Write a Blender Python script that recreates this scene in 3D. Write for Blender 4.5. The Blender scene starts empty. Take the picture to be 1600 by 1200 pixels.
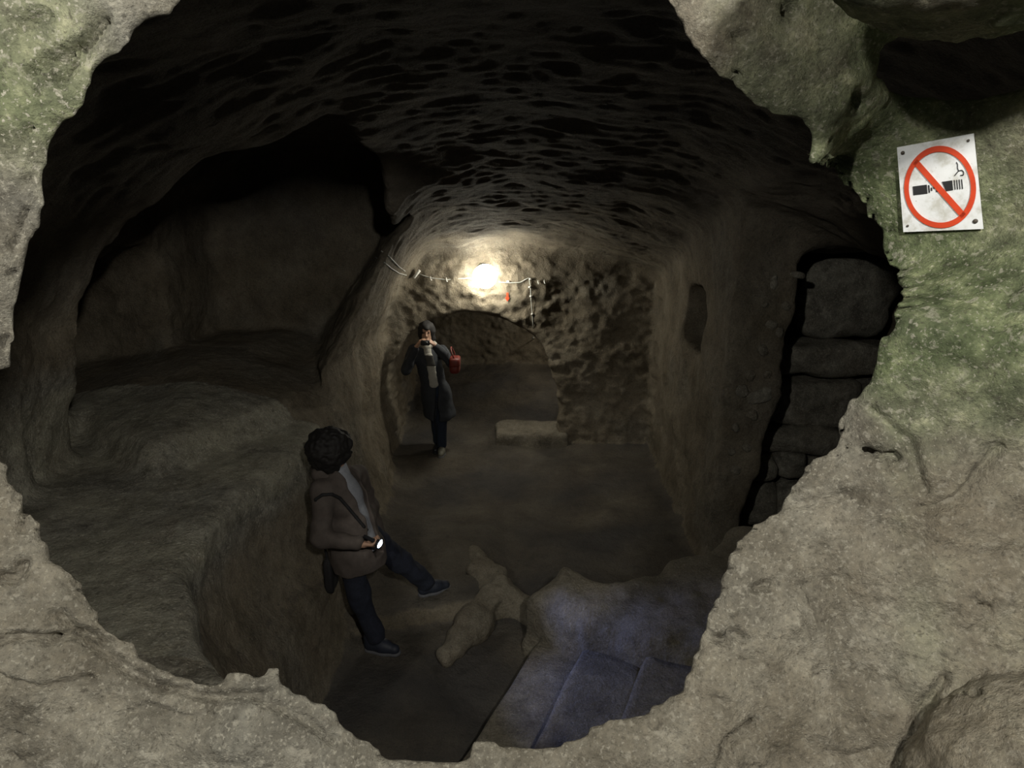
import bpy, math
import numpy as np
from mathutils import Vector
from mathutils.bvhtree import BVHTree

# ------------------------------------------------------------------ camera, world, lights, exposure
SC = bpy.context.scene
GALLERY_W = 170.0         # lamp of the gallery, watts
FILL_W = 215.0  # added fill for the chamber, watts
LAMP_L = 58.0            # radiance of the far lamp's glass
TORCH_W = 50.0           # visitor's torch, watts
COL = SC.collection
H = 2.95
PITCH = math.radians(14.0)
CP, SP = math.cos(PITCH), math.sin(PITCH)
cam_d = bpy.data.cameras.new('camera_view')
cam_d.sensor_width = 36.0
cam_d.lens = 22.5
cam_d.clip_start = 0.02
cam = bpy.data.objects.new('camera_view', cam_d)
COL.objects.link(cam)
cam.location = (0, 0, H)
cam.rotation_euler = (math.pi / 2 - PITCH, 0, 0)
SC.camera = cam

SC.view_settings.view_transform = 'Standard'
SC.view_settings.look = 'None'
SC.view_settings.gamma = 1.0
SC.view_settings.exposure = 0.0
SC.view_settings.use_curve_mapping = False

world = bpy.data.worlds.new('cave_dark')
SC.world = world
world.use_nodes = True
bg = world.node_tree.nodes['Background']
bg.inputs[0].default_value = (0.75, 0.80, 0.85, 1)
bg.inputs[1].default_value = 0.03


def point_light(name, loc, power, col, rad):
    d = bpy.data.lights.new(name, 'POINT')
    d.energy = power
    d.color = col
    d.shadow_soft_size = rad
    o = bpy.data.objects.new(name, d)
    o.location = loc
    COL.objects.link(o)
    return o


# the lamp of the gallery the photographer stands in (above the frame)
point_light('gallery_lamp_light', (-1.25, -0.80, H + 0.90), GALLERY_W, (1.0, 0.985, 0.90), 0.06)
point_light('chamber_fill_light', (0.62, -0.50, H + 0.80), FILL_W, (1.0, 0.975, 0.89), 0.08)  # unseen fill light, added to brighten the chamber through the hole
# a lamp deeper in the gallery beyond the archway, out of sight round its corner
point_light('far_gallery_light', (0.95, 9.6, 1.75), 20.0, (1.0, 0.95, 0.82), 0.07)


def ray(u, v):
    a = (u - 800) / 1000.0
    b = (600 - v) / 1000.0
    return np.array([a, CP + b * SP, -SP + b * CP])


def at_y(u, v, y):
    r = ray(u, v)
    return np.array([0, 0, H]) + r * (y / r[1])


def at_z(u, v, z):
    r = ray(u, v)
    return np.array([0, 0, H]) + r * ((z - H) / r[2])


# ------------------------------------------------------------------ numeric helpers
def sstep(t):
    t = np.clip(t, 0, 1)
    return t * t * (3 - 2 * t)


def smin(a, b, k):
    h = np.clip(0.5 + 0.5 * (b - a) / k, 0, 1)
    return b + (a - b) * h - k * h * (1 - h)


def smax(a, b, k):
    return -smin(-a, -b, k)


def _hash(ix, iy, iz, seed):
    h = (ix.astype(np.int64) * 73856093) ^ (iy.astype(np.int64) * 19349663) ^ (iz.astype(np.int64) * 83492791) ^ (seed * 2654435761)
    h = (h ^ (h >> 13)) * 1274126177
    h = h ^ (h >> 16)
    return ((h & 0xFFFF).astype(np.float32) / 32767.5) - 1.0


def pnoise(P, scale, seed=1):
    """value noise at arbitrary points; scale = wavelength (scalar or xyz)"""
    Q = P / np.asarray(scale, dtype=np.float64)
    F = np.floor(Q)
    I = F.astype(np.int64)
    T = (Q - F).astype(np.float32)
    T = T * T * (3 - 2 * T)
    out = np.zeros(len(P), np.float32)
    for dx in (0, 1):
        wx = T[:, 0] if dx else 1 - T[:, 0]
        for dy in (0, 1):
            wy = T[:, 1] if dy else 1 - T[:, 1]
            for dz in (0, 1):
                wz = T[:, 2] if dz else 1 - T[:, 2]
                out += wx * wy * wz * _hash(I[:, 0] + dx, I[:, 1] + dy, I[:, 2] + dz, seed)
    return out


NROT = np.array([[0.8137977, -0.4409696, 0.3785223], [0.4698463, 0.8825641, 0.0180283], [-0.3420201, 0.1631759, 0.9254166]])


def fbm(P, scale, octaves=3, seed=1, gain=0.5):
    s = np.asarray(scale, dtype=np.float64)
    if s.ndim == 0:
        P = P @ NROT
    o = np.zeros(len(P), np.float32)
    a = 1.0
    for i in range(octaves):
        o += a * pnoise(P + 13.7 * i, s, seed + i)
        a *= gain
        s = s / 2.03
    return o


def grid_noise(gx, gy, gz, wl, seed):
    """the same kind of noise on a regular grid, by separable interpolation of a hashed lattice"""
    Ws, lat = [], []
    for g in (gx, gy, gz):
        q = g / wl
        i0 = int(math.floor(q.min()))
        i1 = int(math.floor(q.max())) + 2
        idx = np.floor(q).astype(int) - i0
        t = q - np.floor(q)
        t = t * t * (3 - 2 * t)
        W = np.zeros((len(g), i1 - i0 + 1), np.float32)
        W[np.arange(len(g)), idx] = 1 - t
        W[np.arange(len(g)), idx + 1] = t
        Ws.append(W)
        lat.append(np.arange(i0, i1 + 1))
    L = _hash(lat[0][:, None, None] + 0 * lat[1][None, :, None] + 0 * lat[2][None, None, :],
              lat[1][None, :, None] + 0 * lat[0][:, None, None] + 0 * lat[2][None, None, :],
              lat[2][None, None, :] + 0 * lat[0][:, None, None] + 0 * lat[1][None, :, None], seed)
    A = np.tensordot(Ws[0], L, (1, 0))
    A = np.tensordot(A, Ws[1], (1, 1))          # x, z, y
    A = np.tensordot(A, Ws[2], (1, 1))          # x, y, z
    return A.astype(np.float32)


def surface_nets(V, org, h):
    """isosurface of V (negative inside) as quads; normals point to the positive side"""
    s = V < 0
    nx, ny, nz = V.shape
    cnt = np.zeros((nx - 1, ny - 1, nz - 1), np.int8)
    for i in (0, 1):
        for j in (0, 1):
            for k in (0, 1):
                cnt += s[i:nx - 1 + i, j:ny - 1 + j, k:nz - 1 + k]
    act = np.argwhere((cnt > 0) & (cnt < 8))
    idm = np.full(cnt.shape, -1, np.int32)
    idm[act[:, 0], act[:, 1], act[:, 2]] = np.arange(len(act))
    offs = np.array([(i, j, k) for i in (0, 1) for j in (0, 1) for k in (0, 1)])
    cv = np.stack([V[act[:, 0] + o[0], act[:, 1] + o[1], act[:, 2] + o[2]] for o in offs], 1)
    pos = np.zeros((len(act), 3), np.float64)
    n = np.zeros(len(act))
    for a in range(8):
        for ax in range(3):
            if offs[a][ax] == 0:
                b = a + (4, 2, 1)[ax]
                va, vb = cv[:, a], cv[:, b]
                m = (va < 0) != (vb < 0)
                t = np.where(m, va / np.where(m, va - vb, 1), 0)
                p = np.repeat(offs[a][None, :].astype(float), len(act), 0)
                p[:, ax] += t
                pos += p * m[:, None]
                n += m
    verts = (act + pos / n[:, None]) * h + np.asarray(org)
    quads = []
    for ax in range(3):
        sl0 = [slice(None)] * 3
        sl1 = [slice(None)] * 3
        sl0[ax] = slice(0, -1)
        sl1[ax] = slice(1, None)
        a = s[tuple(sl0)]
        b = s[tuple(sl1)]
        e = np.argwhere(a != b)
        o1, o2 = [(1, 2), (2, 0), (0, 1)][ax]
        ok = (e[:, o1] > 0) & (e[:, o2] > 0) & (e[:, o1] < V.shape[o1] - 1) & (e[:, o2] < V.shape[o2] - 1)
        e = e[ok]
        ins = a[e[:, 0], e[:, 1], e[:, 2]]
        q = []
        for d1, d2 in ((-1, -1), (0, -1), (0, 0), (-1, 0)):
            c = e.copy()
            c[:, o1] += d1
            c[:, o2] += d2
            q.append(idm[c[:, 0], c[:, 1], c[:, 2]])
        q = np.stack(q, 1)
        q[~ins] = q[~ins][:, ::-1]
        quads.append(q)
    return verts, np.concatenate(quads)


def mesh_np(name, verts, faces):
    m = bpy.data.meshes.new(name)
    nf = len(faces)
    k = faces.shape[1]
    m.vertices.add(len(verts))
    m.vertices.foreach_set('co', np.ascontiguousarray(verts, dtype=np.float32).ravel())
    m.loops.add(nf * k)
    m.loops.foreach_set('vertex_index', np.ascontiguousarray(faces, dtype=np.int32).ravel())
    m.polygons.add(nf)
    m.polygons.foreach_set('loop_start', np.arange(0, nf * k, k, dtype=np.int32))
    m.polygons.foreach_set('loop_total', np.full(nf, k, dtype=np.int32))
    m.update(calc_edges=True)
    m.polygons.foreach_set('use_smooth', np.ones(nf, dtype=bool))
    return m


def vnormals(V, F):
    a, b, c, d = (V[F[:, i]] for i in range(4))
    fn = np.cross(c - a, d - b)
    N = np.zeros_like(V)
    for i in range(4):
        for ax in range(3):
            N[:, ax] += np.bincount(F[:, i], fn[:, ax], len(V))
    N /= np.maximum(np.linalg.norm(N, axis=1, keepdims=True), 1e-9)
    fn = fn / np.maximum(np.linalg.norm(fn, axis=1, keepdims=True), 1e-12)
    return N, fn


def subdivide(V, F):
    m = mesh_np('tmp', V, F)
    o = bpy.data.objects.new('tmp', m)
    COL.objects.link(o)
    md = o.modifiers.new('s', 'SUBSURF')
    md.levels = 1
    md.render_levels = 1
    md.boundary_smooth = 'PRESERVE_CORNERS'
    dg = bpy.context.evaluated_depsgraph_get()
    me = bpy.data.meshes.new_from_object(o.evaluated_get(dg))
    v = np.zeros(len(me.vertices) * 3, np.float32)
    me.vertices.foreach_get('co', v)
    f = np.zeros(len(me.loops), np.int32)
    me.loops.foreach_get('vertex_index', f)
    bpy.data.objects.remove(o)
    bpy.data.meshes.remove(m)
    bpy.data.meshes.remove(me)
    return v.reshape(-1, 3).astype(np.float64), f.reshape(-1, 4)


# ------------------------------------------------------------------ tagging helpers
def link(name, mesh, mat=None, parent=None):
    o = bpy.data.objects.new(name, mesh)
    COL.objects.link(o)
    if mat is not None and mesh is not None:
        mesh.materials.clear()
        mesh.materials.append(mat)
    if parent is not None:
        o.parent = parent
        o.matrix_parent_inverse = parent.matrix_world.inverted()
    return o


def tag(o, label, cat, group=None):
    o['label'] = label
    o['category'] = cat
    if group:
        o['group'] = group
    return o


def empty(name, loc, label, cat, group=None):
    o = bpy.data.objects.new(name, None)
    o.empty_display_size = 0.1
    COL.objects.link(o)
    o.location = tuple(float(c) for c in loc)
    bpy.context.view_layer.update()
    return tag(o, label, cat, group)


# ------------------------------------------------------------------ materials
def nt_mat(name):
    m = bpy.data.materials.new(name)
    m.use_nodes = True
    nt = m.node_tree
    nt.nodes.clear()
    out = nt.nodes.new('ShaderNodeOutputMaterial')
    bs = nt.nodes.new('ShaderNodeBsdfPrincipled')
    nt.links.new(bs.outputs[0], out.inputs[0])
    return m, nt, bs


def nd(nt, typ, **kw):
    n = nt.nodes.new(typ)
    for k, v in kw.items():
        if k in n.bl_rna.properties:
            setattr(n, k, v)
        else:
            n.inputs[k].default_value = v
    return n


def ramp(nt, stops, fac):
    r = nt.nodes.new('ShaderNodeValToRGB')
    e = r.color_ramp.elements
    while len(e) < len(stops):
        e.new(0.5)
    for el, (p, c) in zip(e, stops):
        el.position = p
        el.color = (*c, 1) if len(c) == 3 else c
    nt.links.new(fac, r.inputs[0])
    return r.outputs[0]


def mixc(nt, a, b, fac, mode='MIX'):
    n = nt.nodes.new('ShaderNodeMix')
    n.data_type = 'RGBA'
    n.blend_type = mode
    for sock, v in ((n.inputs[0], fac), (n.inputs[6], a), (n.inputs[7], b)):
        if isinstance(v, (int, float)):
            sock.default_value = v
        elif isinstance(v, tuple):
            sock.default_value = (*v, 1)
        else:
            nt.links.new(v, sock)
    return n.outputs[2]


def noise(nt, vec, scale, detail=6, rough=0.6, dist=0.0):
    n = nd(nt, 'ShaderNodeTexNoise')
    n.inputs['Scale'].default_value = scale
    n.inputs['Detail'].default_value = detail
    n.inputs['Roughness'].default_value = rough
    n.inputs['Distortion'].default_value = dist
    nt.links.new(vec, n.inputs['Vector'])
    return n.outputs['Fac']


def math2(nt, op, a, b):
    n = nt.nodes.new('ShaderNodeMath')
    n.operation = op
    for i, v in enumerate((a, b)):
        if isinstance(v, (int, float)):
            n.inputs[i].default_value = v
        else:
            nt.links.new(v, n.inputs[i])
    return n.outputs[0]


def rock_material(name, bump=0.5):
    m, nt, bs = nt_mat(name)
    tc = nd(nt, 'ShaderNodeTexCoord')
    vec = tc.outputs['Object']
    at = nd(nt, 'ShaderNodeAttribute', attribute_name='tint')
    sep = nt.nodes.new('ShaderNodeSeparateColor')
    nt.links.new(at.outputs['Color'], sep.inputs[0])
    moss, soot, pale = sep.outputs[0], sep.outputs[1], sep.outputs[2]
    n1 = noise(nt, vec, 2.2, 8, 0.62)
    n2 = noise(nt, vec, 14.0, 8, 0.65)
    n3 = noise(nt, vec, 70.0, 4, 0.7)
    n4 = noise(nt, vec, 7.0, 9, 0.7, 0.4)
    tuff = ramp(nt, [(0.32, (0.115, 0.095, 0.066)), (0.50, (0.175, 0.147, 0.106)), (0.68, (0.24, 0.208, 0.155))], n1)
    lime = ramp(nt, [(0.34, (0.120, 0.112, 0.094)), (0.47, (0.205, 0.193, 0.162)), (0.58, (0.28, 0.267, 0.225)), (0.72, (0.46, 0.435, 0.365))], n4)
    c = mixc(nt, tuff, lime, pale)
    c = mixc(nt, c, (0.43, 0.405, 0.30), math2(nt, 'MULTIPLY', math2(nt, 'MAXIMUM', math2(nt, 'SUBTRACT', pale, 1.0), 0.0), 1.2))
    # brown and pinkish patches
    pf = ramp(nt, [(0.52, (0, 0, 0)), (0.66, (1, 1, 1))], noise(nt, vec, 4.5, 6, 0.6, 0.6))
    c = mixc(nt, c, (0.22, 0.175, 0.125), math2(nt, 'MULTIPLY', pf, 0.22))
    # lichen
    mcol = ramp(nt, [(0.30, (0.055, 0.072, 0.032)), (0.48, (0.115, 0.138, 0.070)), (0.60, (0.195, 0.220, 0.120)), (0.74, (0.50, 0.50, 0.32))], n2)
    mf = math2(nt, 'MULTIPLY', ramp(nt, [(0.34, (0, 0, 0)), (0.56, (1, 1, 1))], math2(nt, 'ADD', math2(nt, 'MULTIPLY', n4, 0.55), math2(nt, 'MULTIPLY', moss, 0.45))), moss)
    c = mixc(nt, c, mcol, mf)
    # speckle of grit
    sp = ramp(nt, [(0.30, (0.62, 0.62, 0.62)), (0.5, (1, 1, 1)), (0.72, (1.35, 1.33, 1.28))], n3)
    c = mixc(nt, c, sp, 0.65, 'MULTIPLY')
    sp2 = ramp(nt, [(0.28, (0.55, 0.54, 0.52)), (0.46, (1, 1, 1)), (0.75, (1.22, 1.2, 1.16))], n2)
    c = mixc(nt, c, sp2, 0.6, 'MULTIPLY')
    # pale and dark grains in the tuff
    g1 = noise(nt, vec, 48.0, 3, 0.55, 0.3)
    g2 = noise(nt, vec, 19.0, 6, 0.7, 0.5)
    lightg = math2(nt, 'MAXIMUM', ramp(nt, [(0.60, (0, 0, 0)), (0.68, (0.75, 0.75, 0.75))], g1), ramp(nt, [(0.58, (0, 0, 0)), (0.66, (0.65, 0.65, 0.65))], g2))
    g3 = noise(nt, vec, 125.0, 2, 0.5)
    lightg = math2(nt, 'MAXIMUM', lightg, ramp(nt, [(0.61, (0, 0, 0)), (0.70, (0.9, 0.9, 0.9))], g3))
    darkg = math2(nt, 'MAXIMUM', ramp(nt, [(0.32, (0.8, 0.8, 0.8)), (0.40, (0, 0, 0))], noise(nt, vec, 30.0, 5, 0.65, 0.3)), ramp(nt, [(0.31, (0.7, 0.7, 0.7)), (0.38, (0, 0, 0))], g3))
    c = mixc(nt, c, (0.52, 0.485, 0.40), math2(nt, 'MULTIPLY', lightg, math2(nt, 'ADD', math2(nt, 'MULTIPLY', pale, 0.62), 0.12)))
    c = mixc(nt, c, (0.075, 0.066, 0.052), math2(nt, 'MULTIPLY', darkg, 0.75))
    # soot
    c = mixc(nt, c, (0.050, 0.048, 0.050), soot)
    nt.links.new(c, bs.inputs['Base Color'])
    bs.inputs['Roughness'].default_value = 0.92
    bs.inputs['Specular IOR Level'].default_value = 0.2
    vo = nd(nt, 'ShaderNodeTexVoronoi')
    vo.inputs['Scale'].default_value = 26.0
    nt.links.new(vec, vo.inputs['Vector'])
    pits = ramp(nt, [(0.05, (0, 0, 0)), (0.22, (1, 1, 1))], vo.outputs['Distance'])
    hgt = math2(nt, 'ADD', math2(nt, 'MULTIPLY', noise(nt, vec, 16.0, 10, 0.68), 1.0), math2(nt, 'MULTIPLY', pits, 0.10))
    hgt = math2(nt, 'ADD', hgt, math2(nt, 'MULTIPLY', n3, 0.34))
    b = nd(nt, 'ShaderNodeBump')
    b.inputs['Strength'].default_value = bump
    b.inputs['Distance'].default_value = 0.035
    nt.links.new(hgt, b.inputs['Height'])
    nt.links.new(b.outputs[0], bs.inputs['Normal'])
    return m


ROCK = rock_material('tuff_rock', 0.8)


def cloth(name, col, rough=0.9, scale=60, var=0.25, bump=0.25):
    m, nt, bs = nt_mat(name)
    tc = nd(nt, 'ShaderNodeTexCoord')
    vec = tc.outputs['Object']
    n = noise(nt, vec, scale, 4, 0.6)
    lo = tuple(c * (1 - var) for c in col)
    hi = tuple(c * (1 + var) for c in col)
    nt.links.new(ramp(nt, [(0.3, lo), (0.7, hi)], n), bs.inputs['Base Color'])
    bs.inputs['Roughness'].default_value = rough
    b = nd(nt, 'ShaderNodeBump')
    b.inputs['Strength'].default_value = bump
    b.inputs['Distance'].default_value = 0.004
    nt.links.new(n, b.inputs['Height'])
    nt.links.new(b.outputs[0], bs.inputs['Normal'])
    return m


def plain(name, col, rough=0.5, metal=0.0, spec=0.5):
    m, nt, bs = nt_mat(name)
    tc = nd(nt, 'ShaderNodeTexCoord')
    n = noise(nt, tc.outputs['Object'], 40, 4, 0.6)
    nt.links.new(ramp(nt, [(0.3, tuple(c * 0.88 for c in col)), (0.7, tuple(min(1, c * 1.1) for c in col))], n), bs.inputs['Base Color'])
    bs.inputs['Roughness'].default_value = rough
    bs.inputs['Metallic'].default_value = metal
    bs.inputs['Specular IOR Level'].default_value = spec
    return m


def emissive(name, col, strength):
    m, nt, bs = nt_mat(name)
    bs.inputs['Base Color'].default_value = (0.8, 0.8, 0.8, 1)
    bs.inputs['Emission Color'].default_value = (*col, 1)
    bs.inputs['Emission Strength'].default_value = strength
    return m


# ------------------------------------------------------------------ the rock-cut chamber as a distance field
def sign_plane():
    y, p = math.radians(-40), math.radians(-15)
    n = np.array([math.sin(y) * math.cos(p), -math.cos(y) * math.cos(p), math.sin(p)])
    c0 = np.array([0, 0, H]) + 1.50 * ray(1470, 287)
    return n, c0


SN, SC0 = sign_plane()


def yf(x, z):
    """depth of the gallery-side face of the pierced wall"""
    zz = z - H
    y = 1.50 - 0.20 * np.clip(-x - 0.3, 0, None) - 0.55 * np.clip(x - 0.75, 0, None)
    y = y + 0.50 * np.clip(zz + 0.45, None, 0) - 0.25 * np.clip(zz - 0.55, 0, None)
    # flat patch under the sign
    ys = SC0[1] - (SN[0] * (x - SC0[0]) + SN[2] * (z - SC0[2])) / SN[1]
    r = np.sqrt((x - SC0[0]) ** 2 + (z - SC0[2]) ** 2)
    w = 1 - sstep((r - 0.14) / 0.20)
    return y * (1 - w) + (ys + 0.013) * w


def on_rim(u, v):
    r = ray(u, v)
    t = 1.5
    for _ in range(30):
        p = r * t
        t = 0.5 * t + 0.5 * float(yf(p[0], p[2] + H)) / r[1]
    return r * t + np.array([0, 0, H])


HOLE = [(290, 0), (250, 30), (190, 75), (150, 115), (130, 165), (90, 205), (70, 260), (62, 320), (65, 350), (45, 380),
        (40, 440), (25, 520), (5, 590), (-35, 615), (-50, 660), (-30, 700), (0, 715), (25, 765), (60, 820), (85, 870), (130, 920),
        (160, 975), (200, 1005), (260, 1040), (330, 1058), (385, 1045), (430, 1042), (440, 1055), (490, 1085), (540, 1115),
        (580, 1145), (600, 1175), (660, 1187), (718, 1185), (722, 1165), (760, 1150), (860, 1160), (930, 1130), (980, 1118),
        (1050, 1098), (1065, 1080), (1075, 1040), (1090, 990), (1110, 940), (1125, 885), (1140, 850), (1160, 825),
        (1215, 785), (1240, 750), (1300, 690), (1320, 640), (1350, 600), (1380, 520), (1392, 460), (1385, 420),
        (1365, 370), (1340, 330), (1310, 280), (1268, 262), (1262, 235), (1275, 225), (1272, 205), (1240, 187),
        (1205, 182), (1160, 150), (1110, 110), (1075, 70), (1040, 0), (980, -90), (860, -150), (700, -170), (520, -130), (380, -60)]
HP = np.array([on_rim(u, v)[[0, 2]] for u, v in HOLE])


def poly_sdf(px, pz, P):
    d = np.full(px.shape, 1e9)
    ins = np.zeros(px.shape, bool)
    n = len(P)
    for i in range(n):
        a, b = P[i], P[(i + 1) % n]
        e = b - a
        wx, wz = px - a[0], pz - a[1]
        t = np.clip((wx * e[0] + wz * e[1]) / (e @ e), 0, 1)
        d = np.minimum(d, (wx - e[0] * t) ** 2 + (wz - e[1] * t) ** 2)
        c = (a[1] > pz) != (b[1] > pz)
        ins ^= c & (px < (b[0] - a[0]) * (pz - a[1]) / (b[1] - a[1] + 1e-12) + a[0])
    d = np.sqrt(d)
    return np.where(ins, -d, d)


def ellipsoid(X, Y, Z, c, r):
    k = np.sqrt(((X - c[0]) / r[0]) ** 2 + ((Y - c[1]) / r[1]) ** 2 + ((Z - c[2]) / r[2]) ** 2)
    return (k - 1) * min(r)


def box(X, Y, Z, lo, hi, k=0.08):
    d = smax(lo[0] - X, X - hi[0], k)
    d = smax(d, smax(lo[1] - Y, Y - hi[1], k), k)
    return smax(d, smax(lo[2] - Z, Z - hi[2], k), k)


YB = 8.08


def rock_field(gx, gy, gz, rim):
    X = gx[:, None, None].astype(np.float32)
    Y = gy[None, :, None].astype(np.float32)
    Z = gz[None, None, :].astype(np.float32)
    # left wall
    t = sstep((Y - 3.8) / 1.8)
    xl_near = -2.75 + 0.40 * np.clip(Z - 2.4, 0, None)
    xl_far = np.interp(gz, [0, 0.8, 1.7, 2.7, 3.3, 4.2], [-1.2, -1.5, -1.62, -1.15, -0.85, -0.4]).astype(np.float32)[None, None, :]
    xl_far = xl_far - 0.06 * np.clip(Y - 5, 0, 3)  * np.clip(1.2 - Z, 0, 1)
    xl = xl_near * (1 - t) + xl_far * t
    zc = np.interp(gy, [1.2, 3, 5, 6.5, 8, 8.4], [3.78, 3.80, 3.50, 3.10, 2.76, 2.70]).astype(np.float32)[None, :, None] - 0.12 * X * X
    zf = np.interp(gy, [4.9, 8.0], [0.0, 0.09]).astype(np.float32)[None, :, None] + 0 * X
    # low stub of floor where the leading foot stands
    zf = zf + 0.16 * sstep((Y - 4.20 - 0.25 * (X + 0.6)) / 0.12) * sstep((0.0 - X) / 0.30) * sstep((6.8 - Y) / 2.2)
    xr = 1.69 + 0.035 * (Y - 4.9)
    shell = smax(smax(xl - X, Z - zc, 0.30), zf - Z, 0.14)
    near = smax(shell, smax(X - 2.9, Y - 4.92, 0.06), 0.15)
    far = smax(shell, smax(X - xr, Y - YB - 0.03 * X * 0, 0.06), 0.12)
    air = smin(near, far, 0.05)
    # arched recess on the left
    ztop = 3.40 - 1.0 * np.clip(-X - 1.6, 0, None) ** 2
    b1 = smax(smax(Z - ztop, -2.88 - X, 0.15), smax(Y - (5.38 + 0.68 * (Z - 1.7)), 3.5 - Y, 0.05), 0.06)
    b1 = smax(b1, smax(1.3 - Z, X + 1.0, 0.05), 0.05)
    b2 = box(X, Y, Z, (-3.2, 4.05, 1.3), (-1.0, 6.92, 3.75), 0.22)
    yend = 5.38 + 0.68 * np.clip(Z - 1.7, 0, 1.3)
    b2 = smax(b2, X - (xl_far - 0.03 - 0.31 * (Y - yend)), 0.05)
    b2 = smax(b2, Z - 3.75 + 0.9 * np.clip(-X - 2.5, 0, 2), 0.15)
    b3 = box(X, Y, Z, (-4.25, 4.3, 1.55), (-3.0, 5.9, 2.75), 0.25)
    air = smin(smin(air, smin(b1, b2, 0.10), 0.06), b3, 0.12)
    # slit doorway on the right
    xs = 1.87 + 0.145 * Z + 0.02 * np.sin(9 * Z)
    sl = smax(smax(xs - X, X - 3.6, 0.05), smax(4.5 - Y, Y - 6.3, 0.05), 0.05)
    sl = smax(sl, smax(Z - 2.74 - 0.05 * (X - 2.4), -0.4 - Z, 0.05), 0.10)
    air = smin(air, sl, 0.05)
    # little niche in the right wall
    rn = smax(smax(5.84 - Y, Y - 6.42, 0.10), smax(1.80 - Z, Z - 2.38, 0.14), 0.14)
    rn = smax(rn, smax(1.4 - X, X - 2.0, 0.05), 0.05)
    air = smin(air, rn, 0.04)
    # archway in the far wall and the gallery behind it
    ar = np.sqrt(((X + 0.52) / 1.14) ** 2 + (np.clip(Z - 0.75, 0, None) / 1.10) ** 2) - 1
    ar = smax(ar, smax(7.4 - Y, Y - 8.9, 0.05), 0.05)
    zp = 0.09 + 0.20 * np.clip(Y - 8.3, 0, None)
    ar = smax(ar, zp - Z, 0.06)
    rm = box(X, Y, Z, (-2.3, 8.55, -1), (1.3, 10.85, 2.15), 0.3)
    rm = smax(rm, zp - Z, 0.1)
    air = smin(air, smin(ar, rm, 0.08), 0.06)
    # sloping shelf and sleeping bench on the left
    xc = np.interp(gy, [1.0, 1.7, 1.95, 2.24, 2.82, 3.52, 4.32, 5.4, 7.0], [-0.35, -0.72, -0.93, -1.22, -1.55, -1.62, -1.47, -1.62, -1.70]).astype(np.float32)[None, :, None]
    xbase = np.interp(gy, [1.0, 2.2, 3.0, 3.6, 4.5, 7], [-0.75, -1.0, -1.22, -1.20, -1.2, -1.5]).astype(np.float32)[None, :, None]
    w = np.clip(Z / 1.45, 0, 1)
    scoop = 0.10 * np.sin(np.pi * np.clip((Z - 0.5) / 0.95, 0, 1)) * sstep((3.0 - np.abs(Y - 3.0)) / 2.0)
    xw = xbase * (1 - w) + xc * w - scoop
    d1 = (X + 2.27) * 0.633 + (Y - 3.77) * 0.775
    d2 = (X + 2.27) * -0.938 + (Y - 3.77) * 0.345
    dd = smin(d1, d2, 0.14)
    zsh = 1.38 + 0.15 * sstep(dd / 0.17 + 0.5) + 0.24 * np.clip(dd, 0, 1.1) + 0.04 * np.clip(-X - 1.5, 0, 1)
    solid = smax(X - xw, Z - zsh, 0.09)
    # the hole
    PX, PZ = np.meshgrid(gx, gz, indexing='ij')
    d2p = poly_sdf(PX, PZ, HP).astype(np.float32)[:, None, :]
    yfa = yf(PX, PZ).astype(np.float32)[:, None, :]
    big = 0.05 * grid_noise(gx, gy, gz, 0.55, 11) + 0.022 * grid_noise(gx, gy, gz, 0.21, 12)
    air = air + big
    hole = d2p - 2.6 * np.clip(Y - yfa - 0.03, 0, None) + 0.003 * grid_noise(gx, gy, gz, 0.06, 13)
    air = smax(air, hole / 1.3, 0.05)
    air = smax(air, -solid + 0.6 * big, 0.08)
    calm = sstep((np.sqrt((PX - SC0[0]) ** 2 + (PZ - SC0[2]) ** 2) - 0.13) / 0.15).astype(np.float32)[:, None, :]
    room = Y - yfa + calm * (0.55 * big * sstep(np.abs(d2p) / 0.3) + 0.012 * grid_noise(gx, gy, gz, 0.12, 14))
    room = smax(room, Z - (H + 1.25), 0.2)
    if rim:
        c = at_y(1600, -130, 1.12)
        room = smax(room, -(ellipsoid(X, Y, Z, c, (0.30, 0.20, 0.14)) + 0.4 * big), 0.05)
        c = at_y(1540, 70, 1.42)
        room = smin(room, ellipsoid(X, Y, Z, c, (0.20, 0.20, 0.10)) + 0.4 * big, 0.05)
        c = on_rim(1378, 713)
        room = smin(room, ellipsoid(X, Y, Z, c, (0.036, 0.060, 0.024)) + 0.1 * big, 0.015)
        # separate leaning slab in the lower right corner
        c = at_y(1690, 1290, 1.00)
        room = smax(room, -(ellipsoid(X, Y, Z, c, (0.30, 0.22, 0.30)) + 0.3 * big), 0.015)
    air = smin(air, room, 0.07)
    return -air


def make_grid(lo, hi, h, rim):
    g = [np.arange(lo[i], hi[i] + h * 0.5, h) for i in range(3)]
    V = rock_field(g[0], g[1], g[2], rim)
    return surface_nets(V, lo, h)


def seg_dist(P, pts):
    d = np.full(len(P), 1e9)
    for a, b in zip(pts[:-1], pts[1:]):
        e = b - a
        w = P - a
        t = np.clip((w @ e) / (e @ e), 0, 1)
        d = np.minimum(d, np.linalg.norm(w - t[:, None] * e, axis=1))
    return d


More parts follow.
